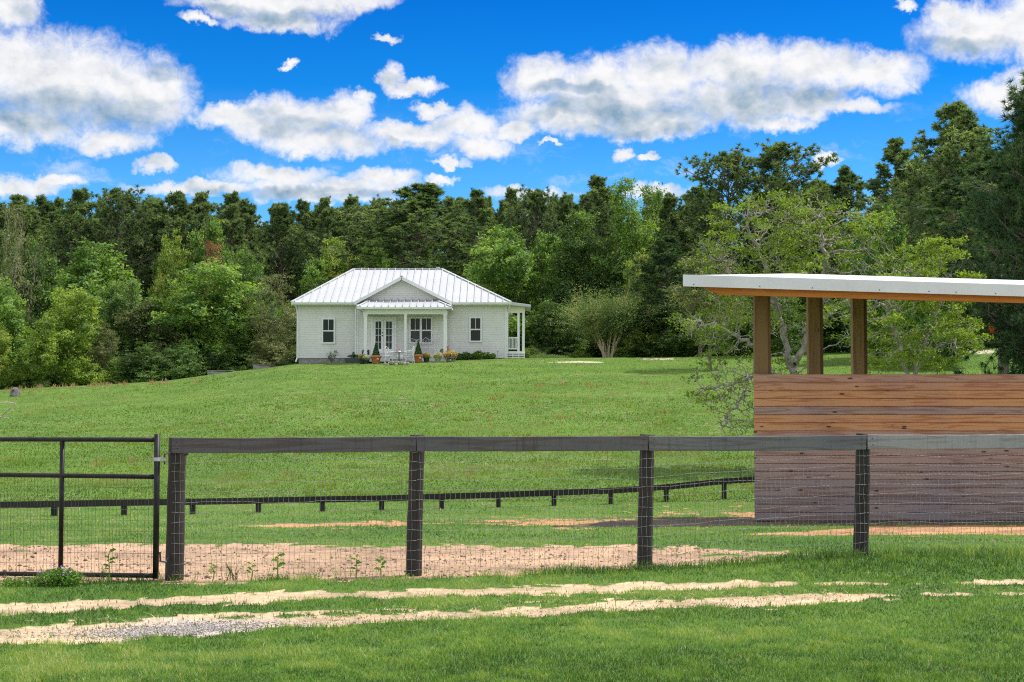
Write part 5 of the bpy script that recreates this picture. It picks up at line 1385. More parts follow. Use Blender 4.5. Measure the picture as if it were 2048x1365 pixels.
x = xat(798, 81.6, 720); g = G(x, 81.6); root_ = empty('garden_table', (x, 81.6, g), 'small round iron table on the grass in front of the porch steps', 'table')
m_ = MB(); m_.lathe((x, 81.6, g + 0.62), [(0.40, 0), (0.42, 0.01), (0.42, 0.025), (0.3, 0.03)], 20); m_.build('table_top', M_iron, root_)
m_ = MB(); m_.tube([(x, 81.6, g + 0.12), (x, 81.6, g + 0.62)], 0.03, 8); m_.build('pedestal', M_dark, root_)
for k in range(3):
    a = k * 2.09 + 0.4; m_ = MB(); m_.tube([(x, 81.6, g + 0.16), (x + 0.15 * math.cos(a), 81.6 + 0.15 * math.sin(a), g + 0.12), (x + 0.28 * math.cos(a), 81.6 + 0.28 * math.sin(a), g)], 0.02, 5); m_.build('leg', M_dark, root_)
root_ = empty('table_ornament', (x + 0.03, 81.6, g + 0.65), 'small red and white ornament standing on the round iron table', 'ornament')
m_ = MB(); m_.lathe((x + 0.03, 81.6, g + 0.65), [(0.07, 0), (0.05, 0.05), (0.03, 0.08)], 10); m_.build('base', M_white, root_)
m_ = MB(); m_.lathe((x + 0.03, 81.6, g + 0.732), [(0.03, 0), (0.06, 0.04), (0.045, 0.09), (0.008, 0.14)], 10); m_.build('top', simple('red_glaze', (0.5, 0.06, 0.05), 0.4), root_)
# ring of stones with flowers
rr_ = np.random.default_rng(9)
for k in range(8):
    a = math.pi * 2 * k / 8; x_ = xat(793, 80.9, 728) + 0.62 * math.cos(a); y_ = 80.9 + 0.45 * math.sin(a); g_ = G(x_, y_)
    m_ = MB(); r1 = rr_.uniform(0.07, 0.11)
    m_.lathe((x_, y_, g_ - 0.02), [(r1 * 0.8, 0), (r1, r1 * 0.5), (r1 * 0.8, r1 * 1.2), (r1 * 0.3, r1 * 1.5)], 7)
    for i_, v in enumerate(m_.V): m_.V[i_] = (v[0] + rr_.normal(0, 0.012), v[1] + rr_.normal(0, 0.012), v[2] + rr_.normal(0, 0.01))
    o_ = m_.build('edging_stone', M_stone, None, True)
    tag(o_, 'pale stone at the ' + ('right', 'back right', 'back', 'back left', 'left', 'front left', 'front', 'front right')[k] + ' of the small stone ring on the grass', 'stone', 'ring of edging stones')
root_ = empty('flower_patch', (xat(793, 80.9), 80.9, G(xat(793, 80.9), 80.9)), 'low patch of white and pink flowers inside the ring of stones', 'flowers')
lump('foliage', (xat(793, 80.9, 728), 80.9, root_.location.z + 0.05), (0.5, 0.35, 0.12), 700, 0.06, M_topi, root_, 97); lump('flowers', (xat(793, 80.9, 728), 80.9, root_.location.z + 0.10), (0.5, 0.35, 0.10), 260, 0.05, M_wflower, root_, 98)
# shrubs and plants along the wall
for i, (pp, w_, h_, mt, fl, lb) in enumerate((
    (917, 0.30, 0.34, M_broaddk, None, 'dark rounded shrub first in the bed right of the golden basket'),
    (932, 0.30, 0.40, M_broaddk, None, 'dark glossy shrub second in the bed under the right window'),
    (946, 0.24, 0.32, M_broaddk, None, 'small dark shrub left of the yellow flowering one under the window'),
    (957, 0.32, 0.44, M_broad, M_yflower, 'shrub dotted with yellow flowers under the right window'),
    (974, 0.26, 0.36, M_broaddk, M_wflower, 'shrub with a few white flowers right of the yellow flowering one'),
    (985, 0.20, 0.28, M_broaddk, None, 'small dark shrub last in the bed, nearest the side porch'))):
    x = xat(pp, 84.2, 712); g = G(x, 84.2); root_ = empty('border_shrub', (x, 84.2, g), lb, 'shrub', 'shrubs in the bed along the right wing')
    lump('foliage', (x, 84.2, g + h_ * 0.55), (w_, w_ * 0.8, h_ * 0.6), 1300, 0.075, mt, root_, 110 + i, shell=0.3)
    if fl: lump('flowers', (x, 84.2, g + h_ * 0.75), (w_, w_ * 0.8, h_ * 0.5), 60, 0.08, fl, root_, 130 + i, shell=0.9)
x = xat(663, 84.4, 715); g = G(x, 84.4); root_ = empty('spindly_plant', (x, 84.4, g), 'spindly dark leaved plant below the left window', 'plant')
m_ = MB(); tips_ = []
for k in range(9):
    a = rr_.uniform(-1.1, 1.1); L = rr_.uniform(0.35, 0.85); e = (x + math.sin(a) * L * 0.7, 84.4 + rr_.normal(0, 0.08), g + math.cos(a) * L); m_.tube([(x, 84.4, g), ((x + e[0]) / 2, 84.4, (g + e[2]) / 2 + 0.03), e], [0.014, 0.01, 0.005], 4); tips_ += [e, ((x + e[0] * 2) / 3, 84.4, (g + e[2] * 2) / 3)]
m_.build('stems', M_bark, root_)
C = np.repeat(np.array(tips_), 14, 0) + rr_.normal(0, 0.05, (len(tips_) * 14, 3)) - np.array([x, 84.4, g]); V, F, T = leaf_arrays(C, 0.07, rr_, rr_.uniform(0, 0.8, len(C)), 0.4); mobj('leaves', np_mesh('leaves', V, [F], {'tint': T}), M_topi, root_)
x = xat(707, 84.2, 715); g = G(x, 84.2); root_ = empty('planter_trough', (x, 84.2, g), 'low dark planter trough with a small conifer left of the porch', 'planter')
m_ = MB(); m_.prism([(x - 0.42, g), (x + 0.42, g), (x + 0.48, g + 0.26), (x - 0.48, g + 0.26)], 'y', 84.05, 84.35); m_.build('trough', M_potdk, root_)
lump('foliage', (x + 0.02, 84.2, g + 0.36), (0.40, 0.15, 0.10), 380, 0.07, M_topi, root_, 141); lump('conifer', (x + 0.0, 84.2, g + 0.45), (0.10, 0.1, 0.16), 260, 0.05, M_topi, root_, 142, tr=(0, 0.3))
x = xat(995, 84.5, 715); g = G(x, 84.5); root_ = empty('garden_tap', (x, 84.5, g), 'thin white standing garden tap by the foundation near the side porch', 'tap')
m_ = MB(); m_.tube([(x - 0.02, 84.5, g), (x + 0.02, 84.5, g + 0.38)], 0.02, 6); m_.build('pipe', M_iron, root_); m_ = MB(); m_.tube([(x + 0.02, 84.46, g + 0.38), (x + 0.02, 84.40, g + 0.40), (x + 0.02, 84.36, g + 0.34)], 0.018, 6); m_.lathe((x + 0.02, 84.48, g + 0.39), [(0.035, 0), (0.035, 0.02)], 8); m_.build('spigot', M_dark, root_)
# weedy mound right of the side porch
root_ = empty('ground_cover_mound', (xat(1080, 86, 716), 86, G(xat(1080, 86), 86)), 'low mound of greyish ground cover right of the side porch', 'plants'); root_['kind'] = 'stuff'
lump('foliage', (xat(1090, 86.5, 716), 86.5, G(xat(1090, 86.5), 86.5) + 0.03), (1.6, 1.5, 0.26), 9000, 0.06, M_myrtle, root_, 151, shell=0.1, tr=(0.2, 0.8))
x = xat(1054, 85.5, 705); g = G(x, 85.5); root_ = empty('flower_clump', (x, 85.5, g), 'tall pale yellow flower clump at the corner of the side porch', 'flowers')
lump('foliage', (x, 85.5, g + 0.25), (0.18, 0.18, 0.28), 420, 0.07, M_weed, root_, 152); lump('flowers', (x, 85.5, g + 0.40), (0.16, 0.16, 0.16), 50, 0.06, M_yflower, root_, 153)
# low concrete walls left of the cottage
for (a, b_, ty, by, Y_, lb) in ((415, 462, 743, 752, 86.5, 'low concrete wall end showing at the hill edge, farther from the cottage'), (506, 541, 731.5, 740, 86.0, 'low concrete wall end showing at the hill edge, nearer the cottage')):
    x0, x1 = xat(a, Y_, 745), xat(b_, Y_, 745); zt = zat(ty, Y_); m_ = MB()
    zb = G((x0 + x1) / 2, Y_) - 0.5
    m_.add([(x0, Y_, zb), (x1, Y_, zb), (x1, Y_ + 1.5, zb), (x0, Y_ + 1.5, zb), (x0, Y_, zt), (x1, Y_, zt - 0.05), (x1, Y_ + 1.5, zt - 0.05), (x0, Y_ + 1.5, zt)], [(0,3,2,1),(4,5,6,7),(0,1,5,4),(1,2,6,5),(2,3,7,6),(3,0,4,7)])
    m_.box(x0 - 0.03, x1 + 0.03, Y_ - 0.03, Y_ + 1.53, zt - 0.0, zt + 0.05)
    tag(m_.build('retaining_wall', M_conc), lb, 'wall', 'low concrete walls by the wood')
# boulder and bleached branches at left
x = xat(30, 76, 783); g = G(x, 76.0); m_ = MB(); m_.lathe((x, 76.0, g - 0.05), [(0.26, 0), (0.27, 0.10), (0.23, 0.28), (0.17, 0.42), (0.08, 0.49)], 9)
for i_, v in enumerate(m_.V): m_.V[i_] = (v[0] + rr_.normal(0, 0.02), v[1] + rr_.normal(0, 0.02), v[2] + rr_.normal(0, 0.018))
tag(m_.build('boulder', simple('dark_boulder', (0.17, 0.155, 0.15), 0.9, 0.35, 4, bump=0.6)), 'blunt pale boulder standing at the top of the field, far left', 'rock')
def fallen(px_list, Y_, r, label, seed):
    rg = np.random.default_rng(seed); m_ = MB(); 
    for (pp, rr2) in px_list:
        pts = [P(a, b_, Y_ + 0.3 * math.sin(i)) for i, (a, b_) in enumerate(pp)]
        m_.tube(pts, [rr2 * (1 - 0.75 * i / (len(pts) - 1)) for i in range(len(pts))], 6)
    o_ = m_.build('dead_branch', M_dirtbark, None, True); tag(o_, label, 'branch')
fallen([([(-60, 868), (-25, 850), (0, 836), (8, 828), (25, 812), (30, 804)], 0.035), ([(30, 808), (18, 805), (-10, 806), (-60, 800)], 0.02), ([(28, 809), (36, 812), (42, 815)], 0.012), ([(0, 834), (9, 836), (16, 836), (24, 842)], 0.018), ([(13, 824), (14, 830), (18, 838)], 0.012), ([(17, 822), (28, 820)], 0.010)], 47.5, 0, 'bleached bare branch reaching into the field from the left edge', 1)
# small white dog at the far side of the field
def dog():
    Y_ = 79.0; x = xat(1756, Y_, 722); g = G(x, Y_)
    root_ = empty('dog', (x, Y_, g), 'small white dog with a dark head standing in the far grass behind the shed', 'dog')
    me = bpy.data.meshes.new('body'); import bmesh
    pts = [((0, 0, 0.30), 0.10), ((0.16, 0, 0.31), 0.105), ((-0.16, 0, 0.31), 0.095), ((0.26, 0, 0.38), 0.065), ((0.32, 0, 0.44), 0.062), ((0.40, 0, 0.42), 0.03)]
    ed = [(0, 1), (0, 2), (1, 3), (3, 4), (4, 5)]
    for (sx_, pi) in ((0.17, 1), (-0.18, 2)):
        for sy_ in (-0.06, 0.06):
            k = len(pts); bk = -0.03 if sx_ < 0 else 0
            pts += [((sx_, sy_, 0.22), 0.045), ((sx_ + bk, sy_, 0.11), 0.026), ((sx_ + 0.01, sy_, 0.01), 0.024)]; ed += [(pi, k), (k, k + 1), (k + 1, k + 2)]
    k = len(pts); pts += [((-0.26, 0, 0.36), 0.025), ((-0.32, 0, 0.46), 0.012)]; ed += [(2, k), (k, k + 1)]
    me.from_pydata([p[0] for p in pts], ed, [])
    o_ = bpy.data.objects.new('body', me); col.objects.link(o_); o_.parent = root_
    bm = bmesh.new(); bm.from_mesh(me); sk = bm.verts.layers.skin.verify(); bm.verts.ensure_lookup_table()
    for i, p in enumerate(pts): bm.verts[i][sk].radius = (p[1], p[1]); bm.verts[i][sk].use_root = (i == 0)
    bm.to_mesh(me); bm.free()
    o_.modifiers.new('skin', 'SKIN'); s_ = o_.modifiers.new('sub', 'SUBSURF'); s_.levels = 1; s_.render_levels = 1
    m, t, b, oo = mat_base('dog_coat'); oc = t.node('ShaderNodeTexCoord').outputs['Object']
    xx = t.sepxyz(oc)[0]; t.put(b.inputs['Base Color'], t.mix(t.maprange(t.m('ADD', xx, t.m('MULTIPLY', t.noise(oc, 9), 0.05)), 0.29, 0.31, 0, 1), (0.72, 0.70, 0.66, 1), (0.05, 0.045, 0.04, 1))); b.inputs['Roughness'].default_value = 0.9
    me.materials.append(m)
    for sy_ in (-1, 1):
        e_ = MB(); e_.V = []; e_.add([(0.29, sy_ * 0.035, 0.48), (0.34, sy_ * 0.05, 0.48), (0.315, sy_ * 0.062, 0.40), (0.31, sy_ * 0.03, 0.47)], [(0, 1, 2), (0, 2, 3), (1, 3, 2), (0, 3, 1)])
        e2 = bpy.data.meshes.new('ear'); e2.from_pydata(e_.V, [], e_.F); e2.materials.append(M_dark); eo = bpy.data.objects.new('ear', e2); col.objects.link(eo); eo.parent = root_
dog()
# leaning red-leaved sapling at right edge
x = xat(2022, 44, 745); g = G(x, 44); root_ = empty('red_leaved_sapling', (x, 44, g), 'thin leaning sapling with a tuft of bright red leaves at the right edge', 'sapling')
m_ = MB(); tp_ = P(2045, 680, 44); m_.tube([(x, 44, g), P(2026, 732, 44), P(2036, 712, 44), tp_], [0.05, 0.04, 0.03, 0.015], 6); m_.build('stem', M_bark, root_, True)
lump('leaves', P(2046, 678, 44), (0.15, 0.13, 0.14), 60, 0.07, M_rflower, root_, 161)
tag(empty('flower_spray', P(1983, 660, 37.5), 'small burnt orange spray of dead needles on the nearest pine', 'twig'))
_s = bpy.data.objects['flower_spray']; _s.name = 'dead_twig'
m_ = MB(); m_.tube([P(1990, 668, 37.5), P(1983, 660, 37.5), P(1980, 652, 37.5)], 0.008, 5); m_.build('twig', M_bark, _s); lump('needles', P(1983, 659, 37.5), (0.07, 0.07, 0.09), 34, 0.06, M_oflower, _s, 162)

# ------------------------------------------------------------------ shelter
SY = 25.2
shed = empty('field_shelter', (xat(1700, SY, 900), SY + 1, G(xat(1700, SY, 900), SY + 1)), 'open sided timber shelter with a pine board wall and white slab roof', 'shelter')
wx0 = xat(1509.5, SY, 900); wx1 = 12.6; wz1 = zat(748.5, SY); wz0 = zat(1042, SY)
nbrd = 18; bh = (wz1 - wz0) / nbrd
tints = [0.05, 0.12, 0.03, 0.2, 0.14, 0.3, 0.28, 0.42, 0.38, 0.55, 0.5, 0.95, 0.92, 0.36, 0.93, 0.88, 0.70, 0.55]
mb = MB(); rs = random.Random(4)
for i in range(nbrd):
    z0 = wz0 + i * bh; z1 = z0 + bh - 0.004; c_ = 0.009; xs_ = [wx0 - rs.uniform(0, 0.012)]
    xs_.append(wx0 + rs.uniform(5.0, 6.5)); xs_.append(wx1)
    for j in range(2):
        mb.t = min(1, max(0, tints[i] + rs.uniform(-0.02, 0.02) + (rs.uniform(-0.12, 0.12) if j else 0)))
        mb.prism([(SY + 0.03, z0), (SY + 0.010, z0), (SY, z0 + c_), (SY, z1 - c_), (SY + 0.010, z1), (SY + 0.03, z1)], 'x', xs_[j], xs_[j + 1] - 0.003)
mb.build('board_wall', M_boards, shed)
mb = MB(); mb.t = 0.0; mb.box(wx0 + 0.02, wx1, SY + 0.0305, SY + 0.034, wz0 + 0.01, wz1 - 0.02); mb.build('light_blocking_sheet', M_post, shed)  # added dark sheet, blocks light showing through the board gaps
for x in (wx0 + 0.02, wx0 + 2.6, wx0 + 5.2, wx0 + 7.8): mb = MB(); mb.t = 0.3; mb.box(x, x + 0.1, SY + 0.0345, SY + 0.08, wz0, wz1 - 0.02); mb.build('stud', M_boards, shed)
RYf, RYb = 24.2, 28.1
fl = P(1367, 551, RYf); fr_ = P(2048, 571.5, RYf); bl = P(1582, 547.5, RYb); br = P(2048, 561, RYb)
def ext(a, b_, X): f = (X - a.x) / (b_.x - a.x); return a + (b_ - a) * f
FR, BR = ext(fl, fr_, 13.5), ext(bl, br, 13.5)
def zroof(x, y):
    zf = fl.z + (x - fl.x) / (FR.x - fl.x) * (FR.z - fl.z); zb_ = bl.z + (x - bl.x) / (BR.x - bl.x) * (BR.z - bl.z); return zf + (zb_ - zf) * (y - RYf) / (RYb - RYf)
th = 0.165
mb = MB(); T_ = [fl, FR, BR, bl]; mb.add([tuple(p) for p in T_] + [(p.x, p.y, p.z - th) for p in T_], [(0, 1, 2, 3), (7, 6, 5, 4), (0, 4, 5, 1), (1, 5, 6, 2), (2, 6, 7, 3), (3, 7, 4, 0)])
mb.build('roof_slab', M_shedroof, shed)
mb = MB(); mb.add([(fl.x - 0.01, RYf - 0.025, fl.z + 0.01), (FR.x, RYf - 0.025, FR.z + 0.01), (FR.x, RYf - 0.025, FR.z - th - 0.015), (fl.x - 0.01, RYf - 0.025, fl.z - th - 0.015),
                   (fl.x - 0.01, RYf - 0.003, fl.z + 0.01), (FR.x, RYf - 0.003, FR.z + 0.01), (FR.x, RYf - 0.003, FR.z - th - 0.015), (fl.x - 0.01, RYf - 0.003, fl.z - th - 0.015)],
                  [(0, 3, 2, 1), (4, 5, 6, 7), (0, 1, 5, 4), (3, 7, 6, 2), (0, 4, 7, 3), (1, 2, 6, 5)])
fas = mb.build('fascia', M_shedroof, shed)
mb = MB()
for pp in (1387, 1519, 1624, 1758, 1857, 1911, 1990):
    x = xat(pp, RYf, 570); z_ = zroof(x, RYf) - th + 0.02; mb.tube([(x, RYf - 0.032, z_), (x, RYf - 0.02, z_)], 0.009, 6)
mb.build('screw', M_dark, fas)
yb = RYf + 0.10; bl0 = P(1398, 573, yb); mb = MB(); mb.t = 0.6
bx0, bx1, bxm = bl0.x, 13.4, P(1440, 588, yb).x
def zr(x, d): return zroof(x, yb) - th - d
mb.add([(bx0, yb, zr(bx0, 0.001)), (bx1, yb, zr(bx1, 0.001)), (bx1, yb, zr(bx1, 0.11)), (bxm, yb, zr(bxm, 0.135)), (bx0, yb + .06, zr(bx0, 0.001)), (bx1, yb + .06, zr(bx1, 0.001)), (bx1, yb + .06, zr(bx1, 0.11)), (bxm, yb + .06, zr(bxm, 0.135))],
       [(0, 3, 2, 1), (4, 5, 6, 7), (0, 1, 5, 4), (3, 7, 6, 2), (0, 4, 7, 3), (1, 2, 6, 5)])
mb.build('beam', M_beam, shed)
mb = MB(); mb.t = 0.4
for k in range(9):
    x = 5.6 + k * 0.9; mb.bar((x, yb + 0.08, zroof(x, yb + .08) - th - 0.055), (x, RYb - 0.1, zroof(x, RYb - .1) - th - 0.055), 0.045, 0.10)
mb.build('rafter', M_beam, shed)
mb = MB(); mb.t = 0.4; y_ = RYb - 0.35
mb.bar((P(1600, 560, y_).x, y_, zroof(P(1600, 560, y_).x, y_) - th - 0.17), (13.2, y_, zroof(13.2, y_) - th - 0.17), 0.05, 0.12); mb.build('rear_beam', M_beam, shed)
for i, (a, b_, pl, Y_) in enumerate(((1510, 1536, 1542, SY + 0.10), (1617, 1640, 1647, 26.9), (1706, 1728, 1735, 27.6))):
    x0, x1 = xat(a, Y_, 670), xat(b_, Y_, 670); g = G(x0, Y_); mb = MB(); mb.t = 0.2 + 0.3 * i
    ztop = zroof(x0, Y_) - th - 0.01
    mb.box(x0, x1, Y_, Y_ + 0.19, g - 0.1, ztop); post_ = mb.build('post', M_post, shed)
    mb = MB(); mb.t = 0.0; mb.box(x1 + 0.001, xat(pl, Y_, 670), Y_ + 0.03, Y_ + 0.16, g - 0.1, ztop - 0.01); mb.build('side_plank', M_post, post_)
for (x, Y_) in ((12.4, SY + 0.1), (12.4, 27.6), (9.6, 27.6)):
    mb = MB(); mb.t = 0.5; mb.box(x, x + 0.2, Y_, Y_ + 0.19, G(x, Y_) - 0.1, zroof(x, Y_) - th - 0.01)
    if x > 11: mb.build('post', M_post, shed)

# ------------------------------------------------------------------ front fence
fposts = [(350, 15.0), (833, 15.32), (1296, 15.66), (1732, 16.0), (2170, 16.4)]
FX = [xat(p, y, 1000) for p, y in fposts]; FYs = [y for p, y in fposts]
topz = [zat(876, 15.0), zat(873, 15.32), zat(872, 15.66), zat(870, 16.0), zat(868, 16.4)]
fence = empty('wire_fence', (FX[0], FYs[0], G(FX[0], FYs[0])), 'black post and board fence with wire mesh running from the gate to the right edge', 'fence')
rf = random.Random(3)
for i in range(5):
    r_ = 0.088 if i == 0 else 0.078; g = G(FX[i], FYs[i]); n_ = 9; top_ = topz[i] - (0.0 if i == 0 else -0.012)
    lean = (-0.02, -0.035, -0.035, -0.05, 0)[i]
    pts = [(FX[i] + lean * (1 - k / n_) + rf.uniform(-0.003, 0.003), FYs[i] + r_, g - 0.15 + (top_ - g + 0.15) * k / n_) for k in range(n_ + 1)]
    mb = MB(); mb.t = rf.random(); mb.tube(pts, [r_ * (1.06 - 0.10 * k / n_) * rf.uniform(0.985, 1.015) for k in range(n_ + 1)], 20)
    mb.build('post', M_fpost, fence, True)
for i in range(4):
    a = FX[i] + (-0.03 if i == 0 else 0.005 * i); b_ = FX[i + 1]; ya, yb_ = FYs[i] - 0.012, FYs[i + 1] - 0.012
    mb = MB(); mb.t = (0.20, 0.33, 0.62, 0.97)[i]
    N_ = 14; h_ = 0.152; th_ = 0.036
    rings = []
    for k in range(N_ + 1):
        f = k / N_; x = a + (b_ - 0.004 - a) * f; y = ya + (yb_ - ya) * f; z = topz[i] + (topz[i + 1] - topz[i]) * f - 0.006 * math.sin(f * math.pi) * rf.uniform(0.5, 1.2) + (-0.0, 0.0, -0.004, 0.0)[i]
        e_ = 0.004; j1, j2 = rf.uniform(-0.0015, 0.0015), rf.uniform(-0.0015, 0.0015)
        rings.append([(x, y - th_, z - h_ + e_ + j1), (x, y - th_, z - e_ + j2), (x, y - th_ + e_, z + j2), (x, y - e_, z + j2), (x, y, z - e_), (x, y, z - h_ + e_), (x, y - e_, z - h_ + j1), (x, y - th_ + e_, z - h_ + j1)])
    vs = [v for r in rings for v in r]; fs = []
    for k in range(N_):
        for q in range(8): fs.append((k * 8 + q, k * 8 + (q + 1) % 8, (k + 1) * 8 + (q + 1) % 8, (k + 1) * 8 + q))
    fs.append(tuple(range(8))); fs.append(tuple(N_ * 8 + q for q in range(8))[::-1]); mb.add(vs, fs)
    rail_ = mb.build('rail', M_frail, fence)
    nm_ = MB()
    for (dx, dzz) in ((0.05, 0.04), (0.055, 0.105)):
        for xx in ((a + dx), (b_ - dx)):
            f = (xx - a) / (b_ - a); yy = ya + (yb_ - ya) * f - th_; zz = topz[i] + (topz[i + 1] - topz[i]) * f - dzz
            nm_.tube([(xx, yy - 0.003, zz), (xx, yy + 0.01, zz)], 0.006, 6)
    nm_.build('nail', M_dark, rail_)
    # wire mesh on the field side
    mb = MB(); wr = 0.0019; x = a + 0.03
    def wob(xx, zz): return 0.006 * math.sin(xx * 5.1 + zz * 3.7 + i) + 0.004 * math.sin(xx * 13 + zz * 9)
    def pos_(xx, zz):
        f = (xx - a) / (b_ - a); y = ya + (yb_ - ya) * f; return (xx + wob(zz * 2, xx) * 0.9, y + 0.004 - 0.012 * 0 + wob(xx, zz) * 0.4, zz + wob(xx * 1.3, zz * 5))
    while x < b_ - 0.01:
        f = (x - a) / (b_ - a); zt_ = topz[i] + (topz[i + 1] - topz[i]) * f - 0.06; g = G(x, ya + (yb_ - ya) * f)
        mb.tube([pos_(x + rf.uniform(-0.0025, 0.0025), g + (zt_ - g) * k / 9) for k in range(10)], wr, 3, cap=False); x += 0.0508
    zz = 0.04
    while zz < 1.28:
        pts = []
        for k in range(25):
            f = k / 24; xx = a + (b_ - a) * f; pts.append(pos_(xx, zz + (0.02 * math.sin(f * 6 + zz * 4) if zz > 1.1 else 0) + 0.006 * math.sin(f * 9 + i * 2 + zz) + G(xx, ya)))
        mb.tube(pts, wr * 1.15, 3, cap=False); zz += 0.102
    mb.build('wire_mesh', M_wire, fence, fixn=False)
# ------------------------------------------------------------------ gate
gR = P(313, 1000, 14.75); gL = P(-260, 1000, 15.9)
gate = empty('field_gate', (gR.x, gR.y, G(gR.x, gR.y)), 'black tubular steel gate with wire mesh at the left edge', 'gate')
gd_ = Vector((gL.x - gR.x, gL.y - gR.y, 0)); gLen = gd_.length; gd_.normalize()
def gp(s_, z_): return (gR.x + gd_.x * s_, gR.y + gd_.y * s_, z_)
zT, zM, zB = zat(880, 14.75), zat(954, 14.75), zat(1152, 14.75)
zTL, zML, zBL = zat(879, 15.4), zat(950, 15.4), zat(1147, 15.4)
def gz_(z0, z1, s_): return z0 + (z1 - z0) * s_ / 1.9
for (za, zb_, nm) in ((zT, zTL, 'rail'), (zM, zML, 'rail'), (zB, zBL, 'rail')):
    mb = MB(); mb.tube([gp(s_, gz_(za, zb_, s_)) for s_ in np.linspace(0.0, gLen, 8)], 0.0235, 10); mb.build(nm, M_gate, gate, True)
for (s_, zt_, zb_, r_) in ((0, zat(869, 14.75), zat(1158, 14.75), 0.030), (1.10, gz_(zT, zTL, 1.1), gz_(zB, zBL, 1.1), 0.0245), (2.55, gz_(zT, zTL, 2.5), gz_(zB, zBL, 2.5), 0.0245)):
    mb = MB(); mb.tube([gp(s_, zb_), gp(s_ , (zt_ + zb_) / 2), gp(s_, zt_)], r_, 12); mb.build('upright', M_gate, gate, True)
mb = MB(); s_ = 0.05
while s_ < gLen:
    mb.tube([gp(s_, gz_(zB, zBL, s_)), gp(s_ + rf.uniform(-.002, .002), (gz_(zB, zBL, s_) + gz_(zM, zML, s_)) / 2), gp(s_, gz_(zM, zML, s_))], 0.0016, 3, cap=False); s_ += 0.0405
for k in range(1, 9):
    mb.tube([gp(q, gz_(zB, zBL, q) + (gz_(zM, zML, q) - gz_(zB, zBL, q)) * k / 9 + rf.uniform(-.003, .003)) for q in np.linspace(0, gLen, 12)], 0.0022, 3, cap=False)
mb.build('wire_mesh', M_wiredk, gate, fixn=False)
# hinge: clamp on the gate, hook on the post
mb = MB(); zc_ = zat(919, 14.75); mb.lathe((gR.x, gR.y, zc_ - 0.018), [(0.036, 0), (0.036, 0.036)], 12); mb.box(gR.x + 0.02, gR.x + 0.085, gR.y - 0.012, gR.y + 0.012, zc_ - 0.02, zc_ + 0.016); mb.box(gR.x - 0.075, gR.x - 0.02, gR.y - 0.008, gR.y + 0.008, zc_ - 0.006, zc_ + 0.008)
mb.build('hinge_clamp', simple('zinc', (0.42, 0.42, 0.42), 0.4, 0.2, 10, metal=0.5), gate)
px_ = FX[0] - 0.08
mb = MB(); mb.tube([(gR.x + 0.075, gR.y, zc_ - 0.05), (gR.x + 0.075, gR.y, zc_ + 0.05), (gR.x + 0.11, gR.y + 0.03, zc_ + 0.056), (px_ + 0.02, FYs[0] + 0.08, zc_ + 0.056)], 0.009, 6)
z2 = zat(1119, 14.75); mb.tube([(gR.x + 0.04, gR.y, z2 + 0.07), (gR.x + 0.045, gR.y, z2 - 0.02), (gR.x + 0.09, gR.y + 0.04, z2 - 0.03), (px_ + 0.02, FYs[0] + 0.08, z2)], 0.010, 6)
mb.tube([(FX[0] + 0.085, FYs[0] + 0.02, zc_ + 0.03), (FX[0] + 0.12, FYs[0] + 0.02, zc_ + 0.045)], 0.012, 6); mb.build('hinge_hook', M_dark, gate)

# ------------------------------------------------------------------ low rail fence in the field
low = [(-190, 1046), (-40, 1043), (107, 1040), (247, 1038), (384, 1034), (516, 1032), (644, 1027), (763, 1023), (883, 1019), (997, 1015), (1108, 1011), (1222, 1007), (1333, 1005), (1449, 1003), (1560, 1001), (1680, 1000)]
topl = np.interp([a for a, b_ in low], [-190, 0, 260, 360, 640, 763, 997, 1280, 1449, 1520, 1700], [1006, 1004, 999, 998, 993, 991, 984, 974, 957, 951, 948])
Yl = [28.0 + 3.8 * (a - 247) / 1200 for a, b_ in low]
def pY(a, b_, Y0): return P(a, b_, Y0)
lowf = empty('low_rail_fence', (pY(247, 1038, Yl[3]).x, Yl[3], G(pY(247, 1038, Yl[3]).x, Yl[3])), 'low black single rail fence crossing the field behind the wire fence', 'fence')
for (a, b_), tz_, Y_ in zip(low, topl, Yl):
    p = pY(a, b_, Y_); t_ = zat(tz_, Y_); mb = MB(); mb.t = rf.random(); g = min(G(p.x, Y_), p.z)
    mb.box(p.x - 0.047, p.x + 0.047, Y_, Y_ + 0.09, g - 0.1, t_ - 0.005); mb.build('post', M_fpost, lowf)
for k in range(len(low) - 1):
    a_, c_ = low[k][0], low[k + 1][0]; p = P(a_, topl[k], Yl[k]); q = P(c_, topl[k + 1], Yl[k + 1]); mb = MB(); mb.t = rf.random()
    mb.bar((p.x, Yl[k] - 0.022, p.z - 0.06), (q.x - 0.004, Yl[k + 1] - 0.022, q.z - 0.06), 0.035, 0.12); mb.build('rail', M_fpost, lowf)

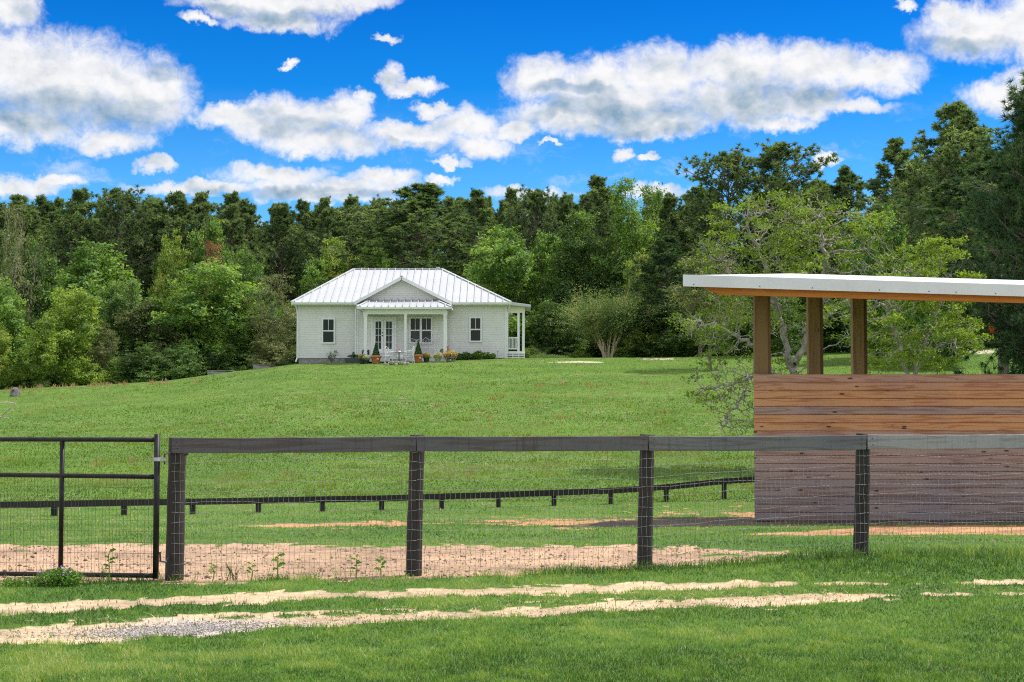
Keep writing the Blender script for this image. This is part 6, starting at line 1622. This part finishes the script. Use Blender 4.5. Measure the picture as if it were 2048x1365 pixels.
# ------------------------------------------------------------------ weeds along the fence
def broad_weed(px_, py_top, Y_, label, seed, n_=5, ls=0.07):
    rg = np.random.default_rng(seed); x = xat(px_, Y_, 1130); g = G(x, Y_); zt_ = zat(py_top + 6, Y_); ls = ls * 0.62
    root_ = empty('weed', (x, Y_, g), label, 'weed', 'leafy weeds at the foot of the fence')
    m_ = MB(); m_.tube([(x, Y_, g - 0.02), (x + rg.normal(0, .01), Y_, (g + zt_) / 2), (x + rg.normal(0, .02), Y_, zt_ - 0.02)], [0.006, 0.005, 0.003], 5); m_.build('stem', M_weed, root_)
    m_ = MB()
    for k in range(n_):
        f = 0.45 + 0.55 * k / max(1, n_ - 1); z_ = g + (zt_ - g) * f; a = rg.uniform(0, 6.28) if k % 2 else (math.pi if k % 4 == 0 else 0.2); L = ls * rg.uniform(0.8, 1.3); e_ = rg.uniform(0.1, 0.8)
        d = Vector((math.cos(a) * math.cos(e_), math.sin(a) * 0.5 * math.cos(e_), math.sin(e_))); s = d.cross(Vector((0, 1, 0.3))).normalized() * L * 0.24
        b0_ = Vector((x, Y_, z_)); m_.t = rg.uniform(0, 1)
        P0, P1, P2, P3 = b0_, b0_ + d * L * 0.35, b0_ + d * L * 0.7, b0_ + d * L
        m_.add([P0, P1 + s, P1 - s * 0.9, P1 + d * L * .1 + s * .55, P1 + d * L * .1 - s * .5, P2 + s * .8, P2 - s * .8, P3 - Vector((0, 0, L * 0.2))], [(0, 1, 2), (1, 3, 4, 2), (3, 5, 6, 4), (5, 7, 6)])
    m_.build('leaves', M_weed, root_, fixn=False)
for i, (a, b_, yy, n_, ls, lb) in enumerate(((218, 1098, 14.65, 7, 0.10, 'leafy weed with lobed leaves poking up behind the gate mesh'), (425, 1122, 14.85, 5, 0.08, 'small leafy weed nearest the first wooden post'), (502, 1122, 14.9, 4, 0.08, 'small pointed weed between the dry stalks and the tall weed'),
        (556, 1106, 14.9, 7, 0.11, 'tallest dark leafed weed in the middle of the first fence panel'), (712, 1108, 15.0, 6, 0.09, 'weed with an upright tip left of the second post'), (762, 1112, 15.0, 6, 0.10, 'three leafed weed nearest the second post'))):
    broad_weed(a, b_, yy, lb, 200 + i, n_, ls)
x = xat(120, 14.4, 1150); g = G(x, 14.4); root_ = empty('flowering_weed', (x, 14.4, g), 'bushy weed with small violet flowers at the foot of the gate', 'weed')
lump('foliage', (x, 14.4, g + 0.07), (0.24, 0.16, 0.10), 1500, 0.035, M_weed, root_, 221, shell=0.1, tr=(0, 0.6)); lump('flowers', (x - 0.02, 14.35, g + 0.14), (0.20, 0.12, 0.06), 90, 0.024, M_pflower, root_, 222, shell=0.6)
x = xat(55, 14.4, 1160); g = G(x, 14.4); root_ = empty('flowering_weed', (x, 14.4, g), 'sparse low weed with violet flowers left of the bushy one', 'weed')
lump('foliage', (x, 14.4, g + 0.03), (0.30, 0.14, 0.05), 800, 0.03, M_weed, root_, 223, shell=0.1, tr=(0, 0.6)); lump('flowers', (x + 0.06, 14.35, g + 0.06), (0.22, 0.1, 0.03), 28, 0.022, M_pflower, root_, 224, shell=0.6)
# dry stalk clump
x = xat(465, 14.85, 1130); g = G(x, 14.85); root_ = empty('dry_stalks', (x, 14.85, g), 'clump of thin olive grass stalks in front of the first fence panel', 'weed'); m_ = MB()
for k in range(16):
    L = rf.uniform(0.08, 0.20); e = (x + rf.uniform(-0.12, 0.12), 14.85 + rf.uniform(-0.05, 0.05), g + L); m_.tube([(x + rf.uniform(-.06, .06), 14.85, g), ((x + e[0]) / 2, 14.85, g + L * 0.6), e], [0.003, 0.003, 0.0015], 3)
m_.build('stalks', M_olive, root_)
print('objects', len(bpy.data.objects))
